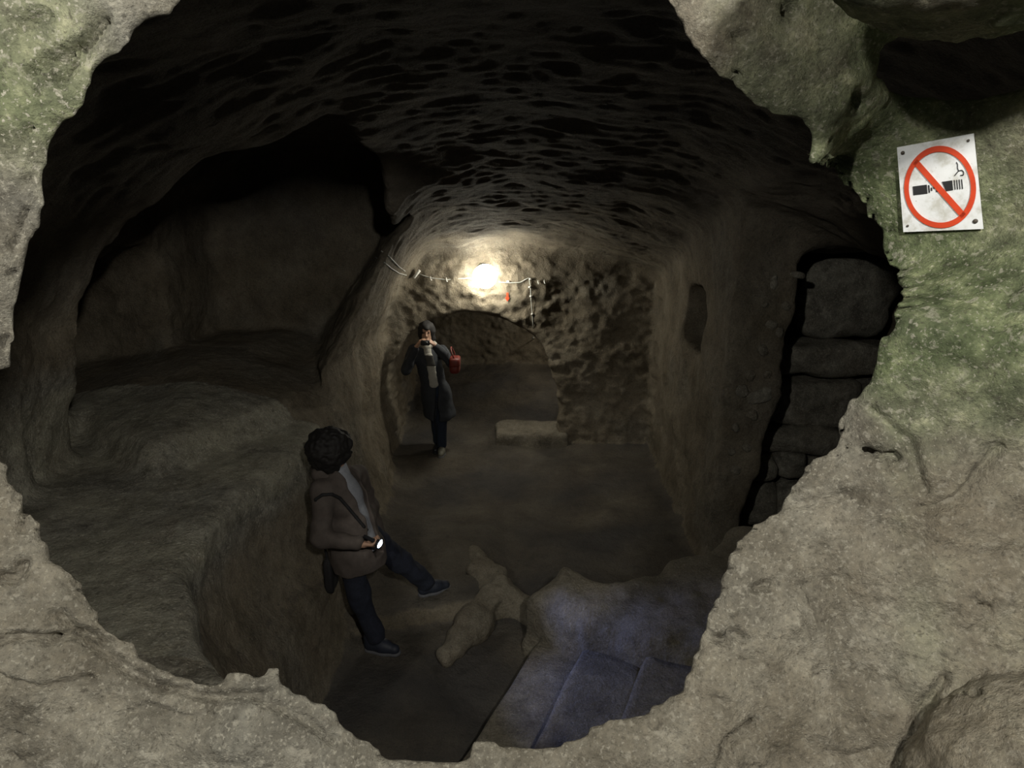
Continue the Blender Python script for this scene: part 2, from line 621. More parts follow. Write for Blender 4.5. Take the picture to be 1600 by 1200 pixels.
def tint_of(V, N, rim):
    z = V[:, 2]
    x = V[:, 0]
    nz1 = fbm(V, 0.5, 3, 31)
    nz2 = fbm(V, 0.22, 3, 37)
    T = np.zeros((len(V), 4), np.float32)
    if rim:
        zz = z - H
        left = sstep((-x - 0.72) / 0.2) * sstep((zz + 0.05) / 0.3)
        right = sstep((x - 0.33 - 0.58 * np.clip(0.22 - zz, 0, 0.8) - 0.10 * nz1) / 0.20) * (0.55 + 0.45 * sstep((zz + 0.55) / 0.35))
        T[:, 0] = np.clip(np.maximum(left * 0.62, right * 0.92) * (0.98 + 0.5 * nz1 + 0.35 * nz2), 0, 1)
        T[:, 1] = np.clip(0.25 * nz2 - 0.1, 0, 0.4)
        T[:, 2] = np.clip(0.62 + 0.30 * nz1 + 0.15 * nz2 + 0.9 * left, 0, 1.5)  # paler at the upper left: lamp falloff put into the colour
    else:
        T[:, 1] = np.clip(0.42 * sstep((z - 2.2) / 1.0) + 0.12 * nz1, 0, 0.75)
        shelf = sstep((-x - 0.6) / 0.6) * sstep((z - 1.0) / 0.3) * sstep((2.2 - z) / 0.3) * (V[:, 1] < 5)
        T[:, 2] = np.clip(0.25 * nz1 + 0.15 * nz2 + 1.25 * shelf, 0, 1.4)  # shelf and bench tinted paler, standing in for light that falls on them
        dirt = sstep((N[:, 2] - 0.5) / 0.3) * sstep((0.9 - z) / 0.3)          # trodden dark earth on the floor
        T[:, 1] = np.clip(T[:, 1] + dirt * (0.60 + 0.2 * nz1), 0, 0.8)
    T[:, 3] = 1
    return T


def put_part(name, V, F, N, T, mask, parent=None):
    f = F[mask]
    ids, inv = np.unique(f, return_inverse=True)
    m = mesh_np(name, V[ids], inv.reshape(f.shape))
    a = m.attributes.new('tint', 'FLOAT_COLOR', 'POINT')
    a.data.foreach_set('color', np.ascontiguousarray(T[ids]).ravel())
    m.normals_split_custom_set_from_vertices(N[ids].astype(np.float32))
    o = link(name, m, ROCK, parent)
    if parent is None:
        o['kind'] = 'structure'
    return o


# --- the pierced wall in front of the camera
RV, RF = make_grid((-2.3, 0.25, 0.75), (2.3, 2.15, 4.3), 0.02, True)
RV0, RF0 = RV, RF
RV, RF = subdivide(RV, RF)
RN, _ = vnormals(RV, RF)
RBV = BVHTree.FromPolygons(RV0.tolist(), RF0.tolist())


def on_front(u, v):
    r = ray(u, v)
    r = r / np.linalg.norm(r)
    hit, n, i, d = RBV.ray_cast(Vector((0, 0, H)), Vector(r))
    return np.array(hit) if hit is not None and d < 3 else on_rim(u, v)


disp = 0.016 * np.abs(fbm(RV, 0.26, 2, 50, 0.5)) + 0.008 * fbm(RV, 0.11, 3, 51, 0.65) + 0.005 * fbm(RV, 0.032, 2, 55, 0.7)
disp += 0.008 * np.abs(fbm(RV, (0.22, 0.22, 0.10), 3, 58))
edge = np.abs(poly_sdf(RV[:, 0], RV[:, 2], HP))
disp *= 0.30 + 0.70 * sstep((edge - 0.02) / 0.12)          # the worn lip is smoother
for pts, wd, dp in [([(28, 40), (75, 20)], .008, .03), ([(45, 116), (120, 72)], .008, .03), ([(92, 130), (130, 80), (165, 30)], .010, .035),
                    ([(60, 150), (108, 80)], .006, .015), ([(0, 325), (45, 280)], .006, .02), ([(20, 390), (42, 330)], .006, .02),
                    ([(0, 1005), (25, 992), (80, 997)], .008, .03), ([(1395, 705), (1402, 715)], .008, .03),
                    ([(1140, 985), (1165, 1000)], .008, .03), ([(1115, 995), (1135, 1000)], .010, .03), ([(1180, 920), (1200, 912)], .008, .025),
                    ([(1115, 1090), (1135, 1103)], .006, .02), ([(1290, 255), (1325, 255)], .014, .05), ([(1300, 250), (1315, 262)], .012, .04),
                    ([(1228, 18), (1238, 20)], .012, .03), ([(1150, 55), (1156, 58)], .010, .025), ([(1148, 115), (1152, 120)], .008, .02),
                    ([(1530, 945), (1545, 948)], .008, .025), ([(330, 1120), (345, 1095)], .005, .02), ([(240, 1175), (250, 1150)], .005, .015),
                    ([(0, 900), (20, 905), (35, 880)], .010, .03), ([(35, 830), (40, 800)], .006, .02), ([(1310, 590), (1318, 588)], .008, .02),
                    ([(1335, 150), (1345, 165)], .012, .02), ([(15, 1175), (30, 1195)], .006, .02), ([(20, 1145), (45, 1150)], .005, .015),
                    ([(80, 997), (135, 985), (170, 1005)], .008, .03), ([(300, 960), (330, 990), (318, 1040)], .007, .02), ([(0, 1050), (60, 1075), (140, 1060)], .007, .02), ([(180, 1120), (230, 1105), (300, 1125)], .006, .018),
                    ([(400, 1090), (470, 1120), (520, 1160)], .007, .02), ([(90, 960), (150, 1010), (205, 1050), (255, 1075)], .010, .022), ([(255, 1075), (340, 1090), (420, 1085)], .010, .022), ([(1180, 1130), (1135, 1160), (1125, 1200)], .010, .03),
                    ([(1290, 1170), (1330, 1185), (1380, 1170)], .007, .02), ([(1240, 925), (1262, 985)], .005, .012), ([(1256, 915), (1280, 975)], .005, .012), ([(1200, 760), (1250, 790), (1330, 770)], .010, .015),
                    ([(1360, 640), (1420, 690), (1440, 760)], .012, .02), ([(1440, 800), (1500, 780), (1560, 700)], .012, .02), ([(10, 250), (50, 200)], .006, .02), ([(30, 470), (8, 540)], .008, .025), ([(20, 430), (45, 400)], .006, .02),
                    ([(1400, 1200), (1440, 1110), (1475, 1060)], .009, .035), ([(1460, 1095), (1530, 1085)], .005, .012)]:
    P3 = [on_front(u, v) for u, v in pts]
    d = seg_dist(RV, P3) * (1 + 0.25 * pnoise(RV, 0.03, 61))
    disp -= dp * np.exp(-(d / wd) ** 4)
# keep the patch under the sign level
rs = np.sqrt((RV[:, 0] - SC0[0]) ** 2 + (RV[:, 2] - SC0[2]) ** 2)
disp = disp * sstep((rs - 0.13) / 0.10)
RV = RV + RN * disp[:, None]
RN, RFN = vnormals(RV, RF)
RT = tint_of(RV, RN, True)
cen = RV[RF].mean(1)
put_part('wall_front', RV, RF, RN, RT, cen[:, 1] < 2.08)

# --- the chamber
KV, KF = make_grid((-4.5, 1.72, -0.6), (3.9, 11.2, 4.25), 0.04, False)
KV, KF = subdivide(KV, KF)
KN, KFN = vnormals(KV, KF)
up = KN[:, 2]
cl = sstep((KV[:, 2] - 2.1) / 0.5) * sstep((-up + 0.2) / 0.5)            # vault: long wavy chisel strokes
back = sstep((KV[:, 1] - 7.6) / 0.3) * (1 - np.abs(up)) * (1 - cl)       # far wall: pecked hollows
flo = sstep((up - 0.5) / 0.3)
Q = KV.copy()
Q[:, 2] += 0.25 * KV[:, 0] * 0
Q[:, 1] += 0.12 * KV[:, 0] + 0.05 * pnoise(KV, 0.4, 70)
rid = 1 - np.abs(pnoise(Q, (0.27, 0.085, 0.3), 71)) * 1.5 + 0.8 * pnoise(Q, (0.22, 0.09, 0.3), 76)
rid2 = pnoise(Q + 3.1, (0.13, 0.05, 0.2), 72)
pk = pnoise(KV, (0.12, 0.3, 0.085), 73) + 0.7 * pnoise(KV, (0.06, 0.2, 0.05), 74)
kd = cl * (0.0085 * rid + 0.011 * rid2) + back * 0.026 * pk
kd += (1 - 0.6 * flo) * (1 - cl) * (1 - back) * (0.014 * fbm(KV, 0.16, 3, 75, 0.55)) + 0.004 * fbm(KV, 0.06, 2, 78)
for pts, wd, dp in [([at_y(1020, 596, 7.6), at_y(1040, 585, 7.2)], .02, .03), ([at_y(500, 0, 3.0), at_y(470, 80, 3.2)], .02, .02)]:
    kd -= dp * np.exp(-(seg_dist(KV, pts) / wd) ** 2)
KV = KV + KN * kd[:, None]
KN, KFN = vnormals(KV, KF)
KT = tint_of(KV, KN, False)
cen = KV[KF].mean(1)
x, y, z = cen.T
nz = KFN[:, 2]
keep = y > 2.04
is_floor = (nz > 0.5) & (z < 1.0) & (x > -1.9)
is_ceil = (z > 2.2) & ((nz < -0.35) | ((z > 3.0) & (np.abs(x) < 1.3)))
is_back = (y > 7.7) & ~is_floor & ~is_ceil
is_right = (x > 0.6) & ~is_floor & ~is_ceil & ~is_back
is_bench = (nz > 0.5) & (z > 1.15) & (z < 2.1) & (x < -0.7) & ~is_back
is_left = ~(is_floor | is_ceil | is_back | is_right | is_bench)
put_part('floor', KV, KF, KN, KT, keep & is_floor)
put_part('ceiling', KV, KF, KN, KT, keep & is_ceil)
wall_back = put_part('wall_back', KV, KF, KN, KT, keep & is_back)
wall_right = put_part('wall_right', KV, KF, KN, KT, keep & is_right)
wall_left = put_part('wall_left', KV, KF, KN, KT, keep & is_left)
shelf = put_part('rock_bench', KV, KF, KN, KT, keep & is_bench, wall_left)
shelf['label'] = 'smooth rock-cut bench in the arched recess'

# ------------------------------------------------------------------ surface lookups for fixing things to the rock
BV = BVHTree.FromPolygons([tuple(p) for p in KV.tolist()], KF.tolist())


def on_rock(u, v, off=0.0):
    r = ray(u, v)
    r = r / np.linalg.norm(r)
    o = np.array([0, 0, H]) + r * 2.2
    hit, n, i, d = BV.ray_cast(Vector(o), Vector(r))
    if hit is None:
        return at_y(u, v, 8.0)
    n = np.array(n)
    if n @ r > 0:
        n = -n
    return np.array(hit) + n * off


def drop(x, y, z=1.0):
    hit, n, i, d = BV.ray_cast(Vector((x, y, z)), Vector((0, 0, -1)))
    return hit[2] if hit is not None else 0.0


# ------------------------------------------------------------------ small mesh builders
def tube_mesh(name, pts, r, seg=8, caps=True):
    pts = [np.asarray(p, float) for p in pts]
    rs = r if isinstance(r, (list, tuple)) else [r] * len(pts)
    V, F = [], []
    up0 = np.array([0.13, 0.27, 0.95])
    for i, p in enumerate(pts):
        a = pts[max(i - 1, 0)]
        b = pts[min(i + 1, len(pts) - 1)]
        t = (b - a) / (np.linalg.norm(b - a) + 1e-9)
        s = np.cross(t, up0)
        if np.linalg.norm(s) < 0.1:
            s = np.cross(t, np.array([1.0, 0, 0]))
        s /= np.linalg.norm(s)
        w = np.cross(t, s)
        for k in range(seg):
            an = 2 * math.pi * k / seg
            V.append(p + rs[i] * (math.cos(an) * s + math.sin(an) * w))
    for i in range(len(pts) - 1):
        for k in range(seg):
            a, b = i * seg + k, i * seg + (k + 1) % seg
            F.append((a, b, b + seg, a + seg))
    if caps:
        F.append(tuple(range(seg))[::-1])
        F.append(tuple(range((len(pts) - 1) * seg, len(pts) * seg)))
    m = bpy.data.meshes.new(name)
    m.from_pydata([tuple(v) for v in V], [], F)
    for p in m.polygons:
        p.use_smooth = len(p.vertices) == 4
    return m


def lathe_mesh(name, c, axis, prof, seg=24):
    """prof: (distance along axis, radius)"""
    axis = np.asarray(axis, float)
    axis /= np.linalg.norm(axis)
    s = np.cross(axis, [0.1, 0.2, 1.0])
    s /= np.linalg.norm(s)
    w = np.cross(axis, s)
    V, F = [], []
    for h_, r_ in prof:
        for k in range(seg):
            an = 2 * math.pi * k / seg
            V.append(np.asarray(c) + axis * h_ + max(r_, 1e-4) * (math.cos(an) * s + math.sin(an) * w))
    for i in range(len(prof) - 1):
        for k in range(seg):
            a, b = i * seg + k, i * seg + (k + 1) % seg
            F.append((a, b, b + seg, a + seg))
    F.append(tuple(range(seg))[::-1])
    F.append(tuple(range((len(prof) - 1) * seg, len(prof) * seg)))
    m = bpy.data.meshes.new(name)
    m.from_pydata([tuple(v) for v in V], [], F)
    for p in m.polygons:
        p.use_smooth = len(p.vertices) == 4
    return m


def block_mesh(name, c, size, ex=(1, 0, 0), ey=(0, 1, 0), ez=(0, 0, 1), n=6, pw=5.0, amp=0.1, seed=1, wl=0.2):
    """uneven rounded block: a cube grid pushed towards a superellipsoid and roughened"""
    g = np.linspace(-1, 1, n + 1)
    V, F = [], []
    for ax in range(3):
        for sg in (-1, 1):
            base = len(V)
            for i in range(n + 1):
                for j in range(n + 1):
                    p = [0, 0, 0]
                    p[ax] = sg
                    p[(ax + 1) % 3] = g[i]
                    p[(ax + 2) % 3] = g[j]
                    V.append(p)
            for i in range(n):
                for j in range(n):
                    a = base + i * (n + 1) + j
                    q = (a, a + n + 1, a + n + 2, a + 1)
                    F.append(q if sg > 0 else q[::-1])
    V = np.array(V, float)
    key = np.round(V * 1000).astype(int)
    uq, first, inv = np.unique(key, axis=0, return_index=True, return_inverse=True)
    inv = inv.ravel()
    V = V[first]
    F = inv[np.array(F)]
    k = (np.abs(V) ** pw).sum(1) ** (1 / pw)
    V = V / k[:, None]
    W = (V * (np.array(size) / 2)) @ np.array([ex, ey, ez], float) + np.asarray(c)
    d = amp * (pnoise(W, wl, seed) + 0.5 * pnoise(W, wl * 0.45, seed + 5))
    nrm = (V / np.maximum(np.linalg.norm(V, axis=1, keepdims=True), 1e-6)) @ np.array([ex, ey, ez], float)
    W = W + nrm * d[:, None]
    m = mesh_np(name, W, F)
    T = np.zeros((len(W), 4), np.float32)
    T[:, 3] = 1
    a = m.attributes.new('tint', 'FLOAT_COLOR', 'POINT')
    a.data.foreach_set('color', T.ravel())
    return m


def set_tint(m, moss=0.0, soot=0.0, pale=0.0):
    T = np.tile(np.array([moss, soot, pale, 1], np.float32), (len(m.vertices), 1))
    a = m.attributes.get('tint') or m.attributes.new('tint', 'FLOAT_COLOR', 'POINT')
    a.data.foreach_set('color', T.ravel())


# ------------------------------------------------------------------ sculpting with distance fields (rocks and people)
class Sculpt:
    def __init__(self, lo, hi, h):
        self.lo = np.asarray(lo, float)
        self.h = h
        self.g = [np.arange(lo[i], hi[i] + h * 0.5, h) for i in range(3)]
        self.V = np.full([len(g) for g in self.g], 0.2, np.float32)

    def _sl(self, lo, hi):
        s = []
        for i in range(3):
            a = int(np.clip(math.floor((lo[i] - self.lo[i]) / self.h), 0, len(self.g[i])))
            b = int(np.clip(math.ceil((hi[i] - self.lo[i]) / self.h) + 1, 0, len(self.g[i])))
            s.append(slice(a, b))
        X = self.g[0][s[0]][:, None, None].astype(np.float32)
        Y = self.g[1][s[1]][None, :, None].astype(np.float32)
        Z = self.g[2][s[2]][None, None, :].astype(np.float32)
        return tuple(s), X, Y, Z

    def _put(self, s, d, k, sub):
        if d.size == 0:
            return
        if sub:
            self.V[s] = smax(self.V[s], -d, k) if k > 0 else np.maximum(self.V[s], -d)
        else:
            self.V[s] = smin(self.V[s], d, k) if k > 0 else np.minimum(self.V[s], d)

    def cone(self, a, b, ra, rb, k=0.02, sub=False, flat=None):
        """tapered limb; flat=(axis vector, factor) squashes it along that axis"""
        a, b = np.asarray(a, float), np.asarray(b, float)
        m = max(ra, rb) * (max(1.0, 1.0 / flat[1]) if flat else 1.0) + k + 0.03
        s, X, Y, Z = self._sl(np.minimum(a, b) - m, np.maximum(a, b) + m)
        e = b - a
        L = float(e @ e) + 1e-12
        t = np.clip(((X - a[0]) * e[0] + (Y - a[1]) * e[1] + (Z - a[2]) * e[2]) / L, 0, 1)
        px, py, pz = X - a[0] - t * e[0], Y - a[1] - t * e[1], Z - a[2] - t * e[2]
        if flat:
            n = np.asarray(flat[0], float)
            n /= np.linalg.norm(n)
            q = px * n[0] + py * n[1] + pz * n[2]
            f = 1.0 / flat[1] - 1.0
            px, py, pz = px + q * f * n[0], py + q * f * n[1], pz + q * f * n[2]
        d = np.sqrt(px * px + py * py + pz * pz) - (ra + (rb - ra) * t)
        if flat:
            d = d * min(1.0, flat[1]) ** 0.5
        self._put(s, d, k, sub)
        return self

    def chain(self, pts, rs, k=0.02, **kw):
        for i in range(len(pts) - 1):
            self.cone(pts[i], pts[i + 1], rs[i], rs[i + 1], k, **kw)
        return self

    def ell(self, c, r, ax=None, k=0.02, sub=False):
        c = np.asarray(c, float)
        r = np.asarray(r, float)
        m = r.max() + k + 0.03
        s, X, Y, Z = self._sl(c - m, c + m)
        A = np.eye(3) if ax is None else np.asarray(ax, float)
        q = 0
        for i in range(3):
            v = ((X - c[0]) * A[i][0] + (Y - c[1]) * A[i][1] + (Z - c[2]) * A[i][2]) / r[i]
            q = q + v * v
        self._put(s, (np.sqrt(q) - 1) * r.min(), k, sub)
        return self

    def field(self, fn, lo, hi, k=0.02, sub=False):
        s, X, Y, Z = self._sl(lo, hi)
        self._put(s, fn(X, Y, Z), k, sub)
        return self

    def clip(self, fn, k=0.0):
        """keep only where fn < 0"""
        X = self.g[0][:, None, None].astype(np.float32)
        Y = self.g[1][None, :, None].astype(np.float32)
        Z = self.g[2][None, None, :].astype(np.float32)
        d = fn(X, Y, Z)
        self.V = smax(self.V, d, k) if k > 0 else np.maximum(self.V, d)
        return self

    def noise(self, amp, wl, seed):
        self.V += amp * grid_noise(self.g[0], self.g[1], self.g[2], wl, seed)
        return self

    def build(self, name, mat, parent=None, colour=None):
        self.V[0], self.V[-1] = 0.2, 0.2
        self.V[:, 0], self.V[:, -1] = 0.2, 0.2
        self.V[:, :, 0], self.V[:, :, -1] = 0.2, 0.2
        v, f = surface_nets(self.V, self.lo, self.h)
        m = mesh_np(name, v, f)
        o = link(name, m, mat, parent)
        return o


# ------------------------------------------------------------------ rock outcrops on the floor
def poly_prism(X, Y, P):
    PX, PY = np.broadcast_arrays(X[:, :, 0], Y[:, :, 0])
    return poly_sdf(PX, PY, [np.array(p) for p in P]).astype(np.float32)[:, :, None]


LEDGE = [(0.10, 3.98), (0.46, 3.60), (0.82, 3.38), (1.18, 3.28), (2.1, 3.2), (2.3, 4.55), (1.75, 4.62), (1.36, 4.30),
         (1.0, 4.16), (0.66, 4.08), (0.36, 4.20)]
S = Sculpt((-0.2, 2.7, -0.15), (2.5, 4.9, 1.0), 0.022)
S.field(lambda X, Y, Z: smax(poly_prism(X, Y, LEDGE) + 0.10 * np.clip(Z - 0.3, 0, 1), Z - (0.52 + 0.07 * X + 0.05 * np.sin(3 * Y)), 0.16), (-0.3, 2.6, -0.3), (2.6, 5, 1.1), 0)
S.noise(0.045, 0.33, 81).noise(0.020, 0.13, 82).noise(0.008, 0.06, 83)
o = S.build('rock_ledge', ROCK)
set_tint(o.data, 0, 0, 0.30)
tag(o, 'low rounded rock ledge behind the stone steps, lit bluish by the torch', 'rock')

S = Sculpt((-0.9, 3.5, -0.1), (0.7, 5.4, 0.42), 0.02)
S.chain([(-0.32, 5.12, 0.10), (-0.22, 4.80, 0.10), (-0.12, 4.55, 0.06), (-0.30, 4.20, 0.06), (-0.46, 3.85, 0.05)], [0.09, 0.13, 0.135, 0.115, 0.08], 0.09)
S.chain([(-0.12, 4.55, 0.02), (0.15, 4.42, 0.0), (0.36, 4.2, 0.03)], [0.13, 0.10, 0.12], 0.06)
S.noise(0.035, 0.22, 84).noise(0.022, 0.09, 85).noise(0.010, 0.05, 88)
o = S.build('rock_ridge', ROCK)
set_tint(o.data, 0, 0, 0.20)
tag(o, 'low forked ridge of worn rock standing up from the chamber floor', 'rock')

S = Sculpt((-0.45, 7.7, -0.1), (0.9, 9.0, 0.6), 0.025)
S.field(lambda X, Y, Z: box(X, Y, Z, (-0.22, 8.02, -0.2), (0.75, 8.72, 0.27), 0.05), (-1, 7, -1), (1, 9.5, 1), 0)
S.noise(0.03, 0.25, 86).noise(0.012, 0.1, 87)
o = S.build('rock_step', ROCK)
set_tint(o.data, 0, 0, 0.3)
tag(o, 'square-edged rock step in the right half of the archway', 'rock')

# stone stairs climbing to the right
nd_, ne_ = np.array([0.40, 0.917]), np.array([0.917, -0.40])
stairs = empty('staircase', (0.6, 3.0, 0), 'worn grey stone steps climbing right beneath the pierced wall', 'stairs')
for i, (a, zt, s1) in enumerate([((0.18, 3.88), 0.15, 0.08), ((0.44, 3.56), 0.30, 0.06), ((0.77, 3.28), 0.45, 0.10), ((1.08, 3.0), 0.60, 0.10), ((1.40, 2.72), 0.75, 0.1)]):
    a = np.array(a)
    s0 = -1.9
    run = 0.40 if i < 4 else 0.8
    mid = a + nd_ * (s0 + s1) / 2 + ne_ * run / 2
    m = block_mesh('step', (mid[0], mid[1], zt / 2 - 0.05), (s1 - s0, run, zt + 0.1), (nd_[0], nd_[1], 0), (-ne_[0], -ne_[1], 0), (0, 0, 1), n=14, pw=22, amp=0.011, seed=90 + i, wl=0.3)
    set_tint(m, 0, 0, 0.35)
    link('step', m, ROCK, stairs)

# rough masonry behind the slit doorway
for i, (u0, u1, v0, v1, yy) in enumerate([(1262, 1400, 400, 532, 5.55), (1215, 1420, 538, 592, 5.45), (1205, 1345, 594, 668, 5.50), (1348, 1440, 598, 664, 5.55), (1185, 1330, 672, 712, 5.42),
                                          (1172, 1216, 714, 752, 5.40), (1220, 1262, 708, 750, 5.42), (1266, 1330, 715, 760, 5.45), (1164, 1216, 756, 830, 5.45), (1220, 1290, 756, 840, 5.42), (1290, 1420, 330, 396, 5.70)]):
    p0 = at_y(u0, v0, yy)
    p1 = at_y(u1, v1, yy)
    c = (p0 + p1) / 2
    m = block_mesh('stone', (c[0], yy + 0.2, c[2]), (p1[0] - p0[0], 0.45, p0[2] - p1[2]), n=9, pw=4, amp=0.042, seed=120 + i, wl=0.20)
    set_tint(m, 0, 0, 0.75 if i % 3 else 0.95)
    link('stone', m, ROCK, wall_right)
# rubble packed into the jamb of the slit
rng = np.random.default_rng(5)
for i, (u, v, w, h_) in enumerate([(1186, 620, 36, 20), (1160, 612, 16, 18), (1172, 588, 14, 16), (1176, 648, 14, 14), (1150, 668, 12, 10), (1245, 430, 22, 8), (1209, 440, 9, 20), (1228, 478, 13, 11),
                                 (1206, 508, 15, 12), (1192, 548, 13, 15), (1219, 520, 10, 12), (1168, 700, 14, 12), (1150, 735, 13, 11), (1200, 585, 12, 10), (1196, 476, 10, 8), (1144, 706, 10, 10)]):
    p = on_rock(u, v, -0.010)
    s = np.linalg.norm(p - np.array([0, 0, H])) / 1000
    an = rng.uniform(-0.6, 0.6)
    m = block_mesh('stone', p, (w * s * 1.15, 0.06, h_ * s * 1.15), (math.cos(an), 0, math.sin(an)), (0, 1, 0), (-math.sin(an), 0, math.cos(an)), n=5, pw=2.6, amp=0.012, seed=150 + i, wl=0.05)
    set_tint(m, 0, 0, 0.75 if i in (0, 1, 5, 6) else 0.45)
    link('stone', m, ROCK, wall_right)

# ------------------------------------------------------------------ the lamp on the far wall and its wiring
M_white = plain('white_plastic', (0.70, 0.69, 0.64), 0.5)
M_cable = plain('pale_cable', (0.42, 0.42, 0.38), 0.6)
M_dark = plain('dark_plastic', (0.02, 0.02, 0.022), 0.45)
M_steel = plain('screw_steel', (0.10, 0.085, 0.07), 0.6, 0.6)
M_red = plain('red_paint', (0.62, 0.060, 0.018), 0.45)
M_black = plain('black_print', (0.02, 0.02, 0.022), 0.5)

LP = at_y(758, 432, 7.88)
lamp = empty('wall_lamp', LP, 'glowing white glass bulkhead lamp on the far wall above the archway', 'lamp')
glow = emissive('lamp_glass', (1.0, 0.97, 0.84), LAMP_L)
bax = np.array([0.20, -0.88, -0.42])
bax /= np.linalg.norm(bax)
link('globe', lathe_mesh('globe', LP - bax * 0.10, bax, [(0.0, 0.08), (0.02, 0.12), (0.06, 0.146), (0.11, 0.150), (0.16, 0.132), (0.21, 0.092), (0.24, 0.045), (0.248, 0.0)], 20), glow, lamp)
link('base', lathe_mesh('base', LP - bax * 0.21, bax, [(0.0, 0.065), (0.02, 0.075), (0.09, 0.075), (0.11, 0.085), (0.112, 0.06)], 24), M_white, lamp)
link('bracket', block_mesh('bracket', LP - bax * 0.22 + np.array([-0.04, 0.04, 0.02]), (0.12, 0.10, 0.06), n=3, pw=12, amp=0), M_white, lamp)


def cable(label, pix, r=0.006, off=0.012):
    pts = [on_rock(u, v, off) for u, v in pix]
    out = []
    for a, b in zip(pts[:-1], pts[1:]):
        for t in (0, 0.33, 0.66):
            out.append(a + (b - a) * t)
    out.append(pts[-1])
    o = link('cable', tube_mesh('cable', out, r, 6), M_cable)
    return tag(o, label, 'cable')


cable('upper of two thin cables crossing the left pillar edge', [(597, 393), (606, 400), (614, 408), (622, 416), (632, 423)])
cable('lower of two thin cables crossing the left pillar edge', [(588, 403), (600, 410), (610, 419), (622, 426), (634, 429)])
cable('thin cable running from the junction tube to the left of the lamp', [(655, 428), (672, 434), (697, 437), (735, 434)])
c4 = cable('thin cable sagging right from the lamp and dropping down the far wall', [(780, 441), (794, 442), (812, 441), (826, 434), (829, 446), (829, 464), (832, 490), (833, 512), (833, 530)])
for u, v in [(794, 440), (828, 436), (828, 448), (829, 463), (832, 491), (833, 527)]:
    p = on_rock(u, v, 0.016)
    link('cable_clip', block_mesh('cable_clip', p, (0.035, 0.02, 0.022), n=2, pw=8, amp=0), M_white, c4)
p0, p1 = on_rock(646, 432, 0.03), on_rock(655, 421, 0.05)
o = link('junction_tube', tube_mesh('junction_tube', [p0, p0 + (p1 - p0) * 0.05, p0 + (p1 - p0) * 0.95, p1], [0.014, 0.019, 0.019, 0.014], 10), M_white)
tag(o, 'short white plastic tube tilted on the wall where the cables meet', 'junction box')
for (u, v, lb) in [(673, 435, 'small pale cable hook near the white tube'), (698, 437, 'small pale cable hook nearest the lamp on its left'), (841, 441, 'small pale hook right of the dropping cable'), (850, 440, 'rightmost small pale hook on the far wall')]:
    p = on_rock(u, v, 0.012)
    o = link('hook', tube_mesh('hook', [p + (0, 0, 0.02), p + (0.0, -0.012, 0.0), p + (0.006, -0.02, -0.018), p + (0.014, -0.012, -0.022)], 0.007, 6), M_white)
    tag(o, lb, 'hook')

# red direction arrow under the lamp
p = on_rock(793, 463, 0.02)
o = empty('arrow_sign', p, 'small red arrow pointing down below and right of the lamp', 'sign')


def flat_mesh(name, pts2, c, U, W, N, th):
    n = len(pts2)
    V = [np.asarray(c) + U * a + W * b for a, b in pts2] + [np.asarray(c) + U * a + W * b + N * th for a, b in pts2]
    F = [tuple(range(n))[::-1], tuple(range(n, 2 * n))] + [(i, (i + 1) % n, n + (i + 1) % n, n + i) for i in range(n)]
    m = bpy.data.meshes.new(name)
    m.from_pydata([tuple(v) for v in V], [], F)
    return m


ex, ez, my = np.array([1., 0, 0]), np.array([0, 0, 1.]), np.array([0, -1., 0])
link('arrow', flat_mesh('arrow', [(-0.012, 0.055), (-0.014, -0.005), (-0.030, -0.008), (0.0, -0.058), (0.030, -0.008), (0.014, -0.005), (0.012, 0.055)], p, ex, ez, my, 0.006), M_red, o)

# ------------------------------------------------------------------ no-smoking sign on the pierced wall
def on_sign(u, v, off=0.0):
    r = ray(u, v)
    o_ = np.array([0, 0, H])
    t = ((SC0 - o_) @ SN) / (r @ SN)
    return o_ + r * t + SN * off


def sign_paint():
    m, nt, bs = nt_mat('sign_enamel')
    tc = nd(nt, 'ShaderNodeTexCoord')
    vec = tc.outputs['Object']
    a = noise(nt, vec, 25, 6, 0.65)
    b = noise(nt, vec, 160, 3, 0.6)
    c = ramp(nt, [(0.34, (0.55, 0.54, 0.50)), (0.50, (0.76, 0.77, 0.78)), (0.7, (0.82, 0.83, 0.85))], a)
    c = mixc(nt, c, (0.30, 0.27, 0.20), ramp(nt, [(0.66, (0, 0, 0)), (0.76, (0.8, 0.8, 0.8))], b))
    nt.links.new(c, bs.inputs['Base Color'])
    bs.inputs['Roughness'].default_value = 0.32
    return m


CORN = [(1402, 230), (1522, 208), (1537, 357), (1412, 362)]
sc = on_sign(1470, 287)
sign = empty('no_smoking_sign', sc, 'white square no smoking sign with red ring screwed to the mossy rock', 'sign')
Vs = [on_sign(u, v, 0.004) for u, v in CORN] + [on_sign(u, v, 0.001) for u, v in CORN]
m = bpy.data.meshes.new('plate')
m.from_pydata([tuple(v) for v in Vs], [], [(3, 2, 1, 0), (4, 5, 6, 7)] + [(i, (i + 1) % 4, 4 + (i + 1) % 4, 4 + i) for i in range(4)])
link('plate', m, sign_paint(), sign)
# local sign coordinates: s along the top edge, t down the left edge, bilinear
CP3 = [on_sign(u, v, 0.0055) for u, v in CORN]


def st(s, t, off=0.0):
    return (CP3[0] * (1 - s) * (1 - t) + CP3[1] * s * (1 - t) + CP3[2] * s * t + CP3[3] * (1 - s) * t) + SN * off


def patch(name, quads, mat, parent, th=0.0008, off=0.0):
    V, F = [], []
    for q in quads:
        b = len(V)
        V += [st(s, t, off) for s, t in q] + [st(s, t, off + th) for s, t in q]
        n = len(q)
        F += [tuple(range(b, b + n)), tuple(range(b + n, b + 2 * n))[::-1]] + [(b + i, b + n + i, b + n + (i + 1) % n, b + (i + 1) % n) for i in range(n)]
    mm = bpy.data.meshes.new(name)
    mm.from_pydata([tuple(v) for v in V], [], F)
    return link(name, mm, mat, parent)


